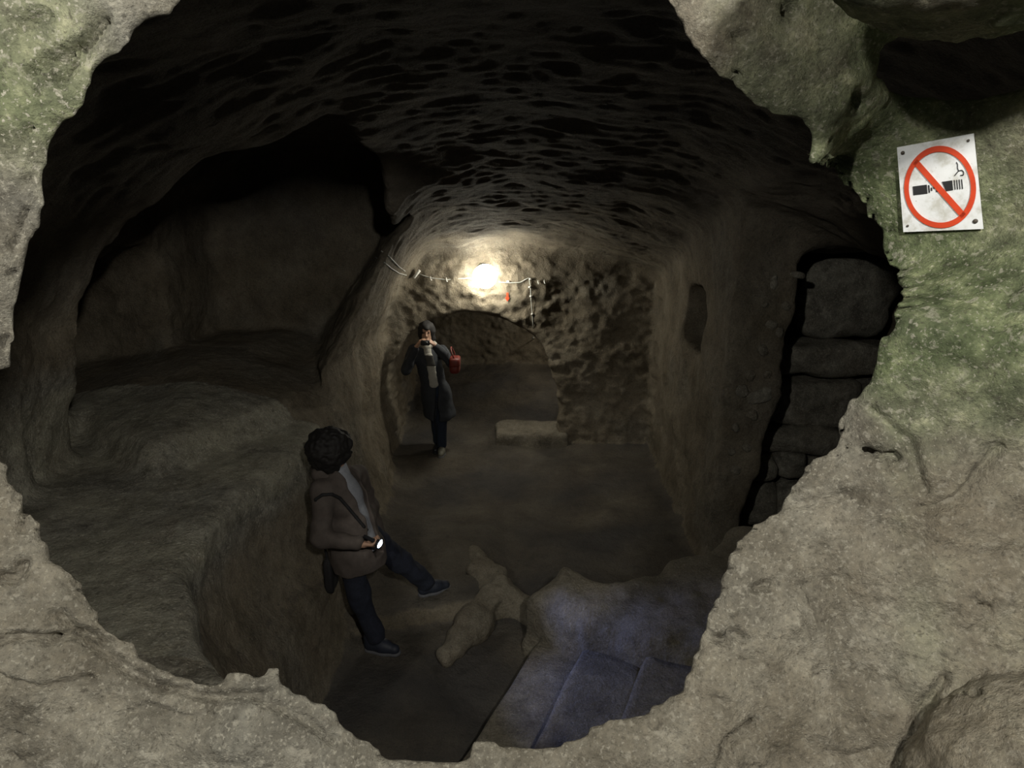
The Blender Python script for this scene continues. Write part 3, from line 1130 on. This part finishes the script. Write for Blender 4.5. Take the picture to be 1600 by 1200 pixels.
cx, cy, R1, R0 = 0.512, 0.512, 0.455, 0.392
seg = 56
ring = []
for i in range(seg):
    a0, a1 = 2 * math.pi * i / seg, 2 * math.pi * (i + 1) / seg
    ring.append([(cx + R1 * math.cos(a0), cy + R1 * math.sin(a0)), (cx + R1 * math.cos(a1), cy + R1 * math.sin(a1)),
                 (cx + R0 * math.cos(a1), cy + R0 * math.sin(a1)), (cx + R0 * math.cos(a0), cy + R0 * math.sin(a0))])
patch('red_ring', ring, M_red, sign, off=0.0012)
# slash from the upper left to the lower right, over a cigarette
qa, qb = np.array([0.235, 0.185]), np.array([0.785, 0.845])
dv = (qb - qa) / np.linalg.norm(qb - qa)
nv = np.array([-dv[1], dv[0]]) * 0.037
patch('red_slash', [[tuple(qa - nv), tuple(qb - nv), tuple(qb + nv), tuple(qa + nv)]], M_red, sign, off=0.0012)
cig = [[(0.175, 0.465), (0.36, 0.462), (0.36, 0.562), (0.175, 0.565)], [(0.555, 0.450), (0.685, 0.447), (0.685, 0.552), (0.595, 0.556)]]
cig += [[(0.375 + k * 0.032, 0.47 + 0.03 * (k % 2)), (0.393 + k * 0.032, 0.47 + 0.03 * (k % 2)), (0.393 + k * 0.032, 0.555 - 0.02 * (k % 3)), (0.375 + k * 0.032, 0.555 - 0.02 * (k % 3))] for k in range(4)]
cig += [[(0.705 + k * 0.030, 0.447), (0.717 + k * 0.030, 0.447), (0.717 + k * 0.030, 0.550), (0.705 + k * 0.030, 0.550)] for k in range(4)]
patch('cigarette', cig, M_black, sign)
smk = [(0.72, 0.40), (0.75, 0.375), (0.775, 0.355), (0.765, 0.325), (0.77, 0.285), (0.757, 0.26)]
smk2 = [(0.775, 0.355), (0.815, 0.352), (0.835, 0.375), (0.828, 0.405), (0.79, 0.405)]
sq = []
for P_ in (smk, smk2):
    for a, b in zip(P_[:-1], P_[1:]):
        a, b = np.array(a), np.array(b)
        d_ = (b - a) / np.linalg.norm(b - a)
        n_ = np.array([-d_[1], d_[0]]) * 0.005
        sq.append([tuple(a - n_), tuple(b - n_), tuple(b + n_), tuple(a + n_)])
patch('smoke', sq, M_black, sign)
for s, t, r in [(0.075, 0.07, 0.0042), (0.925, 0.06, 0.003), (0.065, 0.925, 0.0028), (0.915, 0.91, 0.0052)]:
    link('screw', lathe_mesh('screw', st(s, t, -0.002), SN, [(0, r), (0.003, r), (0.0042, r * 0.6), (0.0044, 0.0)], 12), M_steel, sign)

# ------------------------------------------------------------------ people
def vec(*a):
    return np.array(a, float)


def nrm(a):
    a = np.asarray(a, float)
    return a / np.linalg.norm(a)


SKIN = cloth('skin', (0.42, 0.25, 0.17), 0.55, 30, 0.1, 0.05)
HAIR = cloth('dark_hair', (0.010, 0.008, 0.007), 0.75, 90, 0.4, 0.2)
EYE = plain('eye', (0.03, 0.02, 0.015), 0.2)


def sculpt_head(S, c, face, up):
    """skull, jaw, nose, sockets, lips and ears around the centre c"""
    f = nrm(face)
    u = nrm(np.asarray(up, float) - f * (np.asarray(up, float) @ f))
    r = np.cross(f, u)
    ax = (r, f, u)
    at = lambda a, b, d: c + r * a + f * b + u * d
    S.ell(at(0, -0.008, 0.030), (0.073, 0.092, 0.088), ax, 0.02)
    S.ell(at(0, 0.018, -0.045), (0.056, 0.066, 0.072), ax, 0.03)
    S.ell(at(0, 0.060, -0.092), (0.022, 0.020, 0.018), ax, 0.03)
    S.cone(at(0, 0.082, 0.004), at(0, 0.102, -0.034), 0.009, 0.014, 0.012)
    for sg in (-1, 1):
        S.ell(at(sg * 0.031, 0.088, 0.004), (0.017, 0.016, 0.012), ax, 0.012, sub=True)
        S.ell(at(sg * 0.074, -0.006, -0.012), (0.010, 0.022, 0.031), ax, 0.008)
    S.cone(at(-0.020, 0.078, -0.066), at(0.020, 0.078, -0.066), 0.009, 0.009, 0.008)
    return r, f, u


def sculpt_hand(S, wrist, d, palm, side, curl=0.5, scale=1.0, thumb_close=0.5, k=0.006):
    """palm with four jointed fingers of unequal length and a thumb leaving its side"""
    d, n = nrm(d), nrm(palm)
    n = nrm(n - d * (n @ d))
    w = np.cross(d, n) * side              # towards the thumb
    s = scale
    P = lambda a, b, c_: np.asarray(wrist) + s * (d * a + w * b + n * c_)
    S.cone(P(-0.03, 0, 0), P(0.02, 0, 0), 0.024 * s, 0.024 * s, 0.012)
    for b in (-0.028, -0.010, 0.010, 0.027):
        S.cone(P(0.012, b * 0.6, 0), P(0.078, b, 0.0), 0.014 * s, 0.0115 * s, 0.010)
    for b, L, r0 in ((0.029, 0.070, 0.0092), (0.0095, 0.078, 0.0095), (-0.0105, 0.072, 0.0090), (-0.029, 0.056, 0.0080)):
        p = P(0.080, b, 0.0)
        ang = 0.0
        for fr, rr in ((0.45, 1.0), (0.31, 0.92), (0.24, 0.84)):
            ang += curl
            q = p + s * L * fr * (d * math.cos(ang) + n * math.sin(ang))
            S.cone(p, q, r0 * rr * s, r0 * rr * 0.93 * s, k)
            p = q
    t0 = P(0.022, 0.026, 0.004)
    t1 = t0 + s * 0.040 * nrm(d * 0.62 + w * 0.62 + n * (0.35 + 0.3 * thumb_close))
    t2 = t1 + s * 0.030 * nrm(d * 0.85 + w * (0.35 - 0.5 * thumb_close) + n * (0.35 + 0.4 * thumb_close))
    t3 = t2 + s * 0.024 * nrm(d * 0.85 + w * (0.15 - 0.7 * thumb_close) + n * (0.35 + 0.5 * thumb_close))
    S.chain([t0, t1, t2, t3], [0.014 * s, 0.0115 * s, 0.0105 * s, 0.009 * s], k)


def shoe(parent, heel, toe, mat, sole_mat, h=0.006, top=None):
    heel, toe = np.asarray(heel, float), np.asarray(toe, float)
    d = nrm(toe - heel)
    w = nrm(np.cross(d, [0, 0, 1]))
    u = np.cross(w, d)
    lo = np.minimum(heel, toe) - 0.10
    hi = np.maximum(heel, toe) + 0.14
    S = Sculpt(lo, hi, h)
    L = np.linalg.norm(toe - heel)
    S.chain([heel + d * 0.035 + u * 0.045, heel + d * L * 0.5 + u * 0.042, toe - d * 0.04 + u * 0.034], [0.040, 0.043, 0.036], 0.03)
    S.cone(heel + d * 0.035 + u * 0.05, heel + d * 0.03 + u * 0.105, 0.040, 0.042, 0.02)
    S.cone(heel + d * 0.06 + u * 0.085, heel + d * L * 0.6 + u * 0.055, 0.032, 0.032, 0.03)
    fn = lambda X, Y, Z: -((X - heel[0]) * u[0] + (Y - heel[1]) * u[1] + (Z - heel[2]) * u[2] - 0.012)
    S.clip(fn)
    o = S.build('shoe', mat, parent)
    S = Sculpt(lo, hi, h)
    S.chain([heel + d * 0.035 + u * 0.012, heel + d * L * 0.5 + u * 0.010, toe - d * 0.035 + u * 0.010], [0.045, 0.046, 0.040], 0.03)
    S.clip(lambda X, Y, Z: np.abs((X - heel[0]) * u[0] + (Y - heel[1]) * u[1] + (Z - heel[2]) * u[2] - 0.008) - 0.012)
    S.build('sole', sole_mat, o)
    # laces
    for t in (0.38, 0.47, 0.56):
        c = heel + d * L * t + u * (0.094 - 0.06 * (t - 0.38))
        link('lace', tube_mesh('lace', [c - w * 0.022 - u * 0.008, c + u * 0.004, c + w * 0.022 - u * 0.008], 0.003, 5), sole_mat, o)
    return o


# ---- the nearer visitor, leaning back against the shelf with a torch
M_jacket = cloth('brown_grey_jacket', (0.090, 0.072, 0.062), 0.85, 25, 0.18, 0.3)
M_yoke = cloth('black_trim', (0.014, 0.013, 0.014), 0.8, 25, 0.2, 0.2)
M_jeans = cloth('dark_navy_trousers', (0.014, 0.017, 0.030), 0.9, 60, 0.25, 0.3)
M_shirt = cloth('pale_grey_shirt', (0.30, 0.31, 0.34), 0.9, 40, 0.12, 0.2)
M_teal = cloth('teal_collar', (0.020, 0.036, 0.044), 0.9, 40, 0.15, 0.2)
M_shoe = cloth('blue_black_shoe', (0.022, 0.026, 0.040), 0.6, 30, 0.2, 0.1)
M_sole = plain('grey_sole', (0.12, 0.12, 0.13), 0.7)

F1 = nrm(vec(0.91, -0.41, 0))
R1_ = vec(-0.41, -0.91, 0)
zf1 = drop(-0.93, 3.95)
zf2 = drop(-0.60, 4.46)
p1 = empty('person', (-1.02, 4.1, zf1), 'person in brown hooded jacket leaning back with one foot forward, holding a lit torch', 'person')
hc = vec(-1.190, 4.05, 1.495)
neck = vec(-1.185, 4.05, 1.33)
chest, belly, pelv = vec(-1.165, 4.05, 1.18), vec(-1.125, 4.06, 0.98), vec(-1.095, 4.07, 0.84)
shR, elR, wrR = vec(-1.245, 3.91, 1.255), vec(-1.235, 3.815, 0.955), vec(-1.000, 3.800, 0.928)
shL, elL, wrL = vec(-1.085, 4.20, 1.245), vec(-1.035, 4.30, 0.965), vec(-0.975, 4.27, 0.74)
hpR, knR, anR = vec(-1.14, 3.99, 0.83), vec(-1.06, 3.955, 0.44), vec(-0.965, 3.95, zf1 + 0.085)
hpL, knL, anL = vec(-1.03, 4.15, 0.82), vec(-0.835, 4.33, 0.50), vec(-0.665, 4.42, zf2 + 0.085)
handdir = nrm(vec(0.97, -0.05, -0.08))
torch_dir = nrm(vec(0.90, -0.34, -0.28))

S = Sculpt((-1.42, 3.70, -0.02), (-0.48, 4.60, 1.70), 0.0065)
face1 = vec(0.72, 0.62, 0.12)
S.cone(neck - vec(0, 0, 0.06), hc - vec(0, 0, 0.05), 0.056, 0.052, 0.02)
r1, f1, u1 = sculpt_head(S, hc, face1, vec(0.0, 0.0, 1.0))
S.chain([neck - vec(0, 0, 0.07), chest, belly, pelv], [0.058, 0.098, 0.105, 0.120], 0.03)
S.chain([shR, chest + vec(0, 0, 0.06), shL], [0.054, 0.060, 0.054], 0.03)
S.chain([shR, elR, wrR], [0.052, 0.040, 0.027], 0.02)
S.chain([shL, elL, wrL], [0.052, 0.040, 0.027], 0.02)
S.chain([hpR, knR, anR], [0.088, 0.056, 0.038], 0.03)
S.chain([hpL, knL, anL], [0.088, 0.056, 0.038], 0.03)
S.chain([anR, anR + vec(0.11, -0.02, -0.045)], [0.036, 0.025], 0.02)
S.chain([anL, anL + vec(0.09, 0.06, -0.045)], [0.036, 0.025], 0.02)
sculpt_hand(S, wrR + handdir * 0.015, handdir, vec(0.0, 0.55, 0.8), -1, curl=0.75, thumb_close=0.8)
sculpt_hand(S, wrL + vec(0.01, -0.01, -0.02), vec(0.35, -0.35, -0.85), vec(-0.8, 0.0, -0.2), -1, curl=0.35)
body = S.build('body', SKIN, p1)
for sg in (-1, 1):
    c = hc + r1 * sg * 0.031 + f1 * 0.075 + u1 * 0.004
    link('eye', lathe_mesh('eye', c - f1 * 0.011, f1, [(0, 0.001), (0.004, 0.008), (0.011, 0.011), (0.018, 0.008), (0.022, 0.001)], 10), EYE, p1)
# full short hair, thick at the back
S = Sculpt(hc - vec(0.25, 0.25, 0.24), hc + vec(0.25, 0.25, 0.24), 0.007)
ax1 = (r1, f1, u1)
S.ell(hc + f1 * -0.030 + u1 * 0.022, (0.142, 0.148, 0.138), ax1, 0)
S.ell(hc + f1 * -0.055 + u1 * -0.030, (0.135, 0.105, 0.110), ax1, 0.04)
S.ell(hc + f1 * 0.125 + u1 * -0.045, (0.070, 0.080, 0.090), ax1, 0.02, sub=True)
S.noise(0.013, 0.05, 201).noise(0.009, 0.021, 202)
S.build('hair', HAIR, p1)


def axis1(Z):
    t = np.clip((Z - 0.65) / 0.7, 0, 1)
    return -1.085 - 0.095 * t, 4.075 - 0.02 * t


def torso1(S, g):
    S.chain([vec(-1.178, 4.055, 1.295), vec(-1.165, 4.05, 1.17), vec(-1.12, 4.06, 0.97), vec(-1.085, 4.07, 0.72), vec(-1.075, 4.075, 0.62)],
            [0.095 + g, 0.150 + g, 0.152 + g, 0.190 + g, 0.195 + g], 0.05)


def front1(X, Y, Z, w_top, w_bot, shift=0.0):
    ax_, ay_ = axis1(Z)
    s = (X - ax_) * R1_[0] + (Y - ay_) * R1_[1] - shift
    q = (X - ax_) * F1[0] + (Y - ay_) * F1[1]
    w = w_bot + (w_top - w_bot) * np.clip((Z - 0.80) / 0.5, 0, 1)
    return smax(np.abs(s) - w, smax(0.02 - q, 0.74 - Z, 0.01), 0.01)


S = Sculpt((-1.48, 3.66, 0.55), (-0.78, 4.48, 1.46), 0.007)
torso1(S, 0.0)
S.chain([shR + vec(0.02, 0, 0.0), vec(-1.17, 4.05, 1.25), shL], [0.078, 0.10, 0.076], 0.05)
S.field(lambda X, Y, Z: front1(X, Y, Z, 0.068, 0.045, -0.005), (-1.5, 3.6, 0.5), (-0.7, 4.5, 1.5), 0.012, sub=True)
S.chain([shR, elR + vec(-0.01, 0, 0), wrR - handdir * 0.015], [0.078, 0.066, 0.050], 0.03)
S.chain([shL, elL, wrL], [0.076, 0.066, 0.050], 0.03)
S.clip(lambda X, Y, Z: 0.650 + 0.10 * (Y - 4.0) - Z)
S.noise(0.013, 0.14, 211).noise(0.011, 0.065, 212)
jacket = S.build('jacket', M_jacket, p1)
S = Sculpt((-1.48, 3.78, 1.15), (-0.98, 4.36, 1.48), 0.007)
S.chain([vec(-1.215, 3.955, 1.32), vec(-1.285, 3.995, 1.335), vec(-1.31, 4.08, 1.34), vec(-1.25, 4.155, 1.33), vec(-1.18, 4.165, 1.31)], [0.034, 0.048, 0.055, 0.044, 0.030], 0.02)
S.noise(0.010, 0.07, 213)
S.build('hood', M_jacket, jacket)
S = Sculpt((-1.35, 3.88, 1.25), (-1.00, 4.24, 1.50), 0.006)
S.chain([vec(-1.195, 3.985, 1.365), vec(-1.225, 3.99, 1.375), vec(-1.255, 4.03, 1.39), vec(-1.245, 4.10, 1.385), vec(-1.19, 4.125, 1.37)], [0.016, 0.024, 0.027, 0.026, 0.018], 0.015)
S.build('collar', M_teal, jacket)
S = Sculpt((-1.35, 3.86, 0.72), (-0.86, 4.30, 1.42), 0.007)
torso1(S, -0.020)
S.cone(vec(-1.178, 4.055, 1.27), vec(-1.180, 4.050, 1.36), 0.080, 0.068, 0.03)
S.noise(0.008, 0.09, 214)
S.clip(lambda X, Y, Z: 0.78 - Z)
S.clip(lambda X, Y, Z: Z - 1.385 + 0.45 * np.clip((X + 1.15) * F1[0] + (Y - 4.05) * F1[1], -1, 1))
shirt = S.build('shirt', M_shirt, p1)
S = Sculpt((-1.32, 3.80, 0.06), (-0.50, 4.60, 0.98), 0.0075)
S.chain([pelv + vec(0, 0, 0.03), pelv - vec(0, 0, 0.05)], [0.135, 0.130], 0.04)
S.chain([hpR, knR, anR + vec(0.005, 0, 0.02)], [0.092, 0.074, 0.066], 0.05)
S.chain([hpL, knL, anL + vec(0, 0, 0.025)], [0.092, 0.078, 0.066], 0.05)
S.noise(0.010, 0.10, 215).noise(0.006, 0.045, 216)
S.build('trousers', M_jeans, p1)
shoe(p1, (-1.035, 3.955, zf1), (-0.785, 3.895, zf1), M_shoe, M_sole)
shoe(p1, (-0.715, 4.40, zf2), (-0.490, 4.52, zf2), M_shoe, M_sole)

# torch in the right hand
tb = wrR + handdir * 0.088 + vec(0, 0.012, 0.030)
TH = tb + torch_dir * 0.055
torch = empty('torch', tb, 'small lit torch shining bluish white in the hand of the person in the brown jacket', 'torch')
link('barrel', lathe_mesh('barrel', tb - torch_dir * 0.065, torch_dir, [(0, 0.009), (0.003, 0.013), (0.085, 0.013), (0.095, 0.017)], 18), M_dark, torch)
link('head', lathe_mesh('head', tb + torch_dir * 0.026, torch_dir, [(0, 0.015), (0.012, 0.026), (0.034, 0.030), (0.0345, 0.029), (0.028, 0.0275)], 24), M_dark, torch)
link('lens', lathe_mesh('lens', tb + torch_dir * 0.0555, torch_dir, [(0, 0.0265), (0.004, 0.027), (0.010, 0.020), (0.013, 0.010), (0.0135, 0.0)], 20), emissive('torch_lens', (0.62, 0.78, 1.0), 30.0), torch)
sd = bpy.data.lights.new('torch_beam', 'SPOT')
sd.energy = TORCH_W
sd.color = (0.30, 0.40, 1.0)
sd.spot_size = math.radians(58)
sd.spot_blend = 0.8
sd.shadow_soft_size = 0.015
so = bpy.data.objects.new('torch_beam', sd)
COL.objects.link(so)
so.location = tuple(tb + torch_dir * 0.085)
so.rotation_euler = Vector(torch_dir).to_track_quat('-Z', 'Y').to_euler()

# dark bag worn across the body
JB = None


def mesh_bvh(o):
    me = o.data
    v = np.zeros(len(me.vertices) * 3, np.float32)
    me.vertices.foreach_get('co', v)
    f = np.zeros(len(me.loops), np.int32)
    me.loops.foreach_get('vertex_index', f)
    return BVHTree.FromPolygons(v.reshape(-1, 3).tolist(), f.reshape(-1, 4).tolist())


def on_mesh(bvh, u, v, off):
    r = nrm(ray(u, v))
    hit, n, i, d = bvh.ray_cast(Vector((0, 0, H)), Vector(r))
    if hit is None:
        return None
    n = np.array(n)
    if n @ r > 0:
        n = -n
    return np.array(hit) + n * off


JB = mesh_bvh(jacket)
bagc = at_y(517, 893, 4.02)
bag = empty('shoulder_bag', bagc, 'slim black bag hanging at the back hip of the person in the brown jacket', 'bag')
m = block_mesh('bag_body', bagc, (0.06, 0.17, 0.27), n=6, pw=6, amp=0.006, seed=221, wl=0.06)
link('bag_body', m, M_yoke, bag)
pts = [bagc + vec(-0.01, -0.03, 0.13), vec(-1.315, 3.99, 1.02)] + [q for q in (on_mesh(JB, u, v, 0.005) for u, v in [(494, 780), (504, 773), (518, 772), (531, 778), (544, 793), (556, 808), (568, 822), (579, 833)]) if q is not None]
S = Sculpt((-1.45, 3.65, 0.6), (-0.9, 4.3, 1.4), 0.006)
S.chain(pts, [0.009] + [0.011] * (len(pts) - 1), 0.004)
S.build('strap', M_yoke, bag)

# ---- the farther visitor taking a picture in front of the archway
M_coat = cloth('charcoal_coat', (0.028, 0.031, 0.036), 0.9, 20, 0.2, 0.3)
M_denim = cloth('dark_denim', (0.016, 0.024, 0.042), 0.9, 60, 0.25, 0.3)
M_scarf = cloth('cream_scarf', (0.40, 0.38, 0.33), 0.95, 50, 0.12, 0.4)
M_scarfd = cloth('dark_scarf_stripe', (0.065, 0.062, 0.055), 0.95, 50, 0.12, 0.4)
M_bag = plain('red_leather', (0.15, 0.018, 0.010), 0.55)
M_shoe2 = cloth('pale_shoe', (0.16, 0.155, 0.12), 0.7, 30, 0.2, 0.1)

zq = drop(-0.90, 7.80)
p2 = empty('person', (-0.95, 7.87, zq), 'person in long dark coat and striped scarf photographing in front of the archway', 'person')
hc2 = vec(-1.062, 7.87, 1.655)
S = Sculpt((-1.45, 7.50, 0.05), (-0.60, 8.12, 1.86), 0.0075)
ne2, ch2, be2, pe2 = vec(-1.058, 7.90, 1.48), vec(-1.05, 7.91, 1.30), vec(-1.02, 7.905, 1.10), vec(-0.99, 7.90, 0.95)
sR, eR, wR = vec(-1.225, 7.91, 1.42), vec(-1.315, 7.73, 1.20), vec(-1.165, 7.64, 1.50)
sL, eL, wL = vec(-0.885, 7.91, 1.41), vec(-0.735, 7.73, 1.28), vec(-0.925, 7.64, 1.515)
hR, kR, aR = vec(-1.07, 7.91, 0.92), vec(-0.985, 7.93, 0.54), vec(-0.965, 7.98, zq + 0.09)
hL, kL, aL = vec(-0.92, 7.90, 0.92), vec(-0.905, 7.85, 0.54), vec(-0.905, 7.83, zq + 0.085)
S.cone(ne2 - vec(0, 0, 0.05), hc2 - vec(0, -0.01, 0.05), 0.056, 0.052, 0.02)
r2, f2, u2 = sculpt_head(S, hc2, vec(0.08, -1, -0.06), vec(0, 0, 1))
S.chain([ne2 - vec(0, 0, 0.04), ch2, be2, pe2], [0.075, 0.125, 0.115, 0.13], 0.05)
S.chain([sR, ch2 + vec(0, 0, 0.07), sL], [0.058, 0.09, 0.058], 0.04)
S.chain([sR, eR, wR], [0.052, 0.040, 0.027], 0.02)
S.chain([sL, eL, wL], [0.052, 0.040, 0.027], 0.02)
S.chain([hR, kR, aR], [0.088, 0.056, 0.038], 0.03)
S.chain([hL, kL, aL], [0.088, 0.056, 0.038], 0.03)
S.cone(aR, aR + vec(-0.03, -0.10, -0.05), 0.036, 0.025, 0.02)
S.cone(aL, aL + vec(0.0, -0.11, -0.05), 0.036, 0.025, 0.02)
camc = vec(-1.045, 7.60, 1.565)
sculpt_hand(S, wR + vec(0.01, -0.005, 0.015), vec(0.55, -0.18, 0.75), vec(0.75, 0.3, -0.5), 1, curl=0.5, thumb_close=0.4)
sculpt_hand(S, wL + vec(-0.01, -0.005, 0.015), vec(-0.70, -0.18, 0.65), vec(-0.6, 0.3, -0.65), -1, curl=0.5, thumb_close=0.4)
S.build('body', SKIN, p2)
for sg in (-1, 1):
    c = hc2 + r2 * sg * 0.031 + f2 * 0.075 + u2 * 0.004
    link('eye', lathe_mesh('eye', c - f2 * 0.011, f2, [(0, 0.001), (0.004, 0.008), (0.011, 0.011), (0.018, 0.008), (0.022, 0.001)], 10), EYE, p2)
S = Sculpt(hc2 - vec(0.22, 0.22, 0.30), hc2 + vec(0.22, 0.24, 0.20), 0.0075)
ax2 = (r2, f2, u2)
S.ell(hc2 + f2 * -0.018 + u2 * 0.030, (0.098, 0.108, 0.108), ax2, 0)
S.ell(hc2 + f2 * -0.050 + u2 * -0.07, (0.105, 0.075, 0.13), ax2, 0.04)
S.ell(hc2 + f2 * 0.11 + u2 * -0.035, (0.066, 0.085, 0.085), ax2, 0.02, sub=True)
S.noise(0.012, 0.05, 231)
S.build('hair', HAIR, p2)
S = Sculpt((-1.45, 7.58, 0.45), (-0.62, 8.20, 1.56), 0.0085)
S.chain([ne2 + vec(0, 0, -0.03), ch2, be2, vec(-0.97, 7.90, 0.85), vec(-0.93, 7.89, 0.58)], [0.085, 0.150, 0.148, 0.178, 0.205], 0.06)
S.chain([sR, ch2 + vec(0, 0, 0.07), sL], [0.074, 0.10, 0.074], 0.05)
S.field(lambda X, Y, Z: smax(np.abs(X + 0.955 - 0.04 * (Z - 0.5)) - 0.010 - 0.05 * np.clip(0.95 - Z, 0, 1), smax(Y - 7.8, Z - 1.0, 0.02), 0.01), (-1.4, 7.5, 0.4), (-0.7, 7.9, 1.05), 0.015, sub=True)
S.chain([sR, eR, wR - nrm(wR - eR) * 0.02], [0.074, 0.062, 0.050], 0.03)
S.chain([sL, eL, wL - nrm(wL - eL) * 0.02], [0.074, 0.062, 0.050], 0.03)
S.clip(lambda X, Y, Z: 0.56 - Z + 0.03 * np.sin(9 * X))
S.noise(0.014, 0.15, 232).noise(0.006, 0.06, 233)
coat = S.build('coat', M_coat, p2)
S = Sculpt((-1.30, 7.66, 0.10), (-0.72, 8.12, 1.06), 0.0085)
S.chain([pe2, pe2 - vec(0, 0, 0.06)], [0.135, 0.135], 0.04)
S.chain([hR, kR, aR + vec(0, 0, 0.03)], [0.100, 0.074, 0.062], 0.04)
S.chain([hL, kL, aL + vec(0, 0, 0.03)], [0.100, 0.074, 0.062], 0.04)
S.noise(0.010, 0.10, 234)
S.build('trousers', M_denim, p2)
shoe(p2, (-0.955, 8.03, zq), (-1.00, 7.80, zq), M_dark, M_dark, 0.008)
shoe(p2, (-0.905, 7.885, zq), (-0.905, 7.64, zq), M_shoe2, M_sole, 0.008)
# scarf: a loop round the neck and a striped tail down the front
CB = mesh_bvh(coat)
S = Sculpt((-1.30, 7.64, 0.90), (-0.80, 8.10, 1.60), 0.0075)
S.chain([ne2 + vec(0.0, -0.085, -0.02), ne2 + vec(-0.085, -0.02, 0.01), ne2 + vec(-0.04, 0.075, 0.03), ne2 + vec(0.05, 0.07, 0.03), ne2 + vec(0.085, -0.02, 0.01), ne2 + vec(0.0, -0.085, -0.02)], [0.034] * 6, 0.02)
tail = [on_mesh(CB, u, v, 0.010) for u, v in [(668, 547), (670, 558), (673, 570), (675, 584), (678, 600)]]
tail = [t for t in tail if t is not None]
ztop_ = [1.40, 1.33, 1.22, 1.10, 0.97]


def tail_seg(S, a, b, ra, rb):
    S.cone(a, b, ra, rb, 0.008, flat=((0, 1, 0.1), 0.35))


for i in range(len(tail) - 1):
    tail_seg(S, tail[i], tail[i + 1], 0.050, 0.052)
S.noise(0.006, 0.05, 235)
zb0, zb1 = tail[1][2], tail[2][2]
S.field(lambda X, Y, Z: smax(np.abs(Z - (zb0 + zb1) / 2) - (zb0 - zb1) * 0.62, Y - 7.86, 0.005), (-1.3, 7.6, 0.9), (-0.8, 7.95, 1.5), 0, sub=True)
scarf = S.build('scarf', M_scarf, p2)
S = Sculpt((-1.30, 7.64, 0.90), (-0.80, 8.10, 1.60), 0.0075)
for i in range(len(tail) - 1):
    tail_seg(S, tail[i], tail[i + 1], 0.050, 0.052)
S.noise(0.006, 0.05, 235)
S.clip(lambda X, Y, Z: np.abs(Z - (zb0 + zb1) / 2) - (zb0 - zb1) * 0.62)
S.build('scarf_stripe', M_scarfd, scarf)
# camera held at the face
o = empty('camera', camc, 'small black camera held up to the face by the person in the long coat', 'camera')
link('camera_body', block_mesh('camera_body', camc, (0.112, 0.034, 0.064), n=4, pw=9, amp=0), M_dark, o)
link('lens', lathe_mesh('lens', camc + vec(0.01, -0.012, 0), (0.05, -1, -0.03), [(0, 0.026), (0.02, 0.026), (0.022, 0.023), (0.032, 0.023), (0.033, 0.018), (0.029, 0.0)], 20), M_dark, o)
link('shutter_button', lathe_mesh('shutter_button', camc + vec(-0.035, 0, 0.030), (0, 0, 1), [(0, 0.007), (0.006, 0.007), (0.007, 0.0)], 10), M_steel, o)
# red handbag on the arm
bc = at_y(711, 570, 7.70)
o = empty('handbag', bc, 'red handbag hanging from the bent arm of the person in the long coat', 'bag')
link('bag_body', block_mesh('bag_body', bc, (0.13, 0.24, 0.20), n=7, pw=4, amp=0.010, seed=241, wl=0.1), M_bag, o)
link('flap', block_mesh('flap', bc + vec(0, -0.005, 0.045), (0.138, 0.25, 0.125), n=6, pw=4.5, amp=0.006, seed=242, wl=0.1), M_bag, o)
arc = [bc + vec(0, -0.09, 0.09), bc + vec(-0.03, -0.08, 0.16), bc + vec(-0.045, -0.02, 0.215), bc + vec(-0.045, 0.04, 0.215), bc + vec(-0.02, 0.09, 0.15), bc + vec(0, 0.09, 0.08)]
link('strap', tube_mesh('strap', arc, 0.008, 6), M_bag, o)
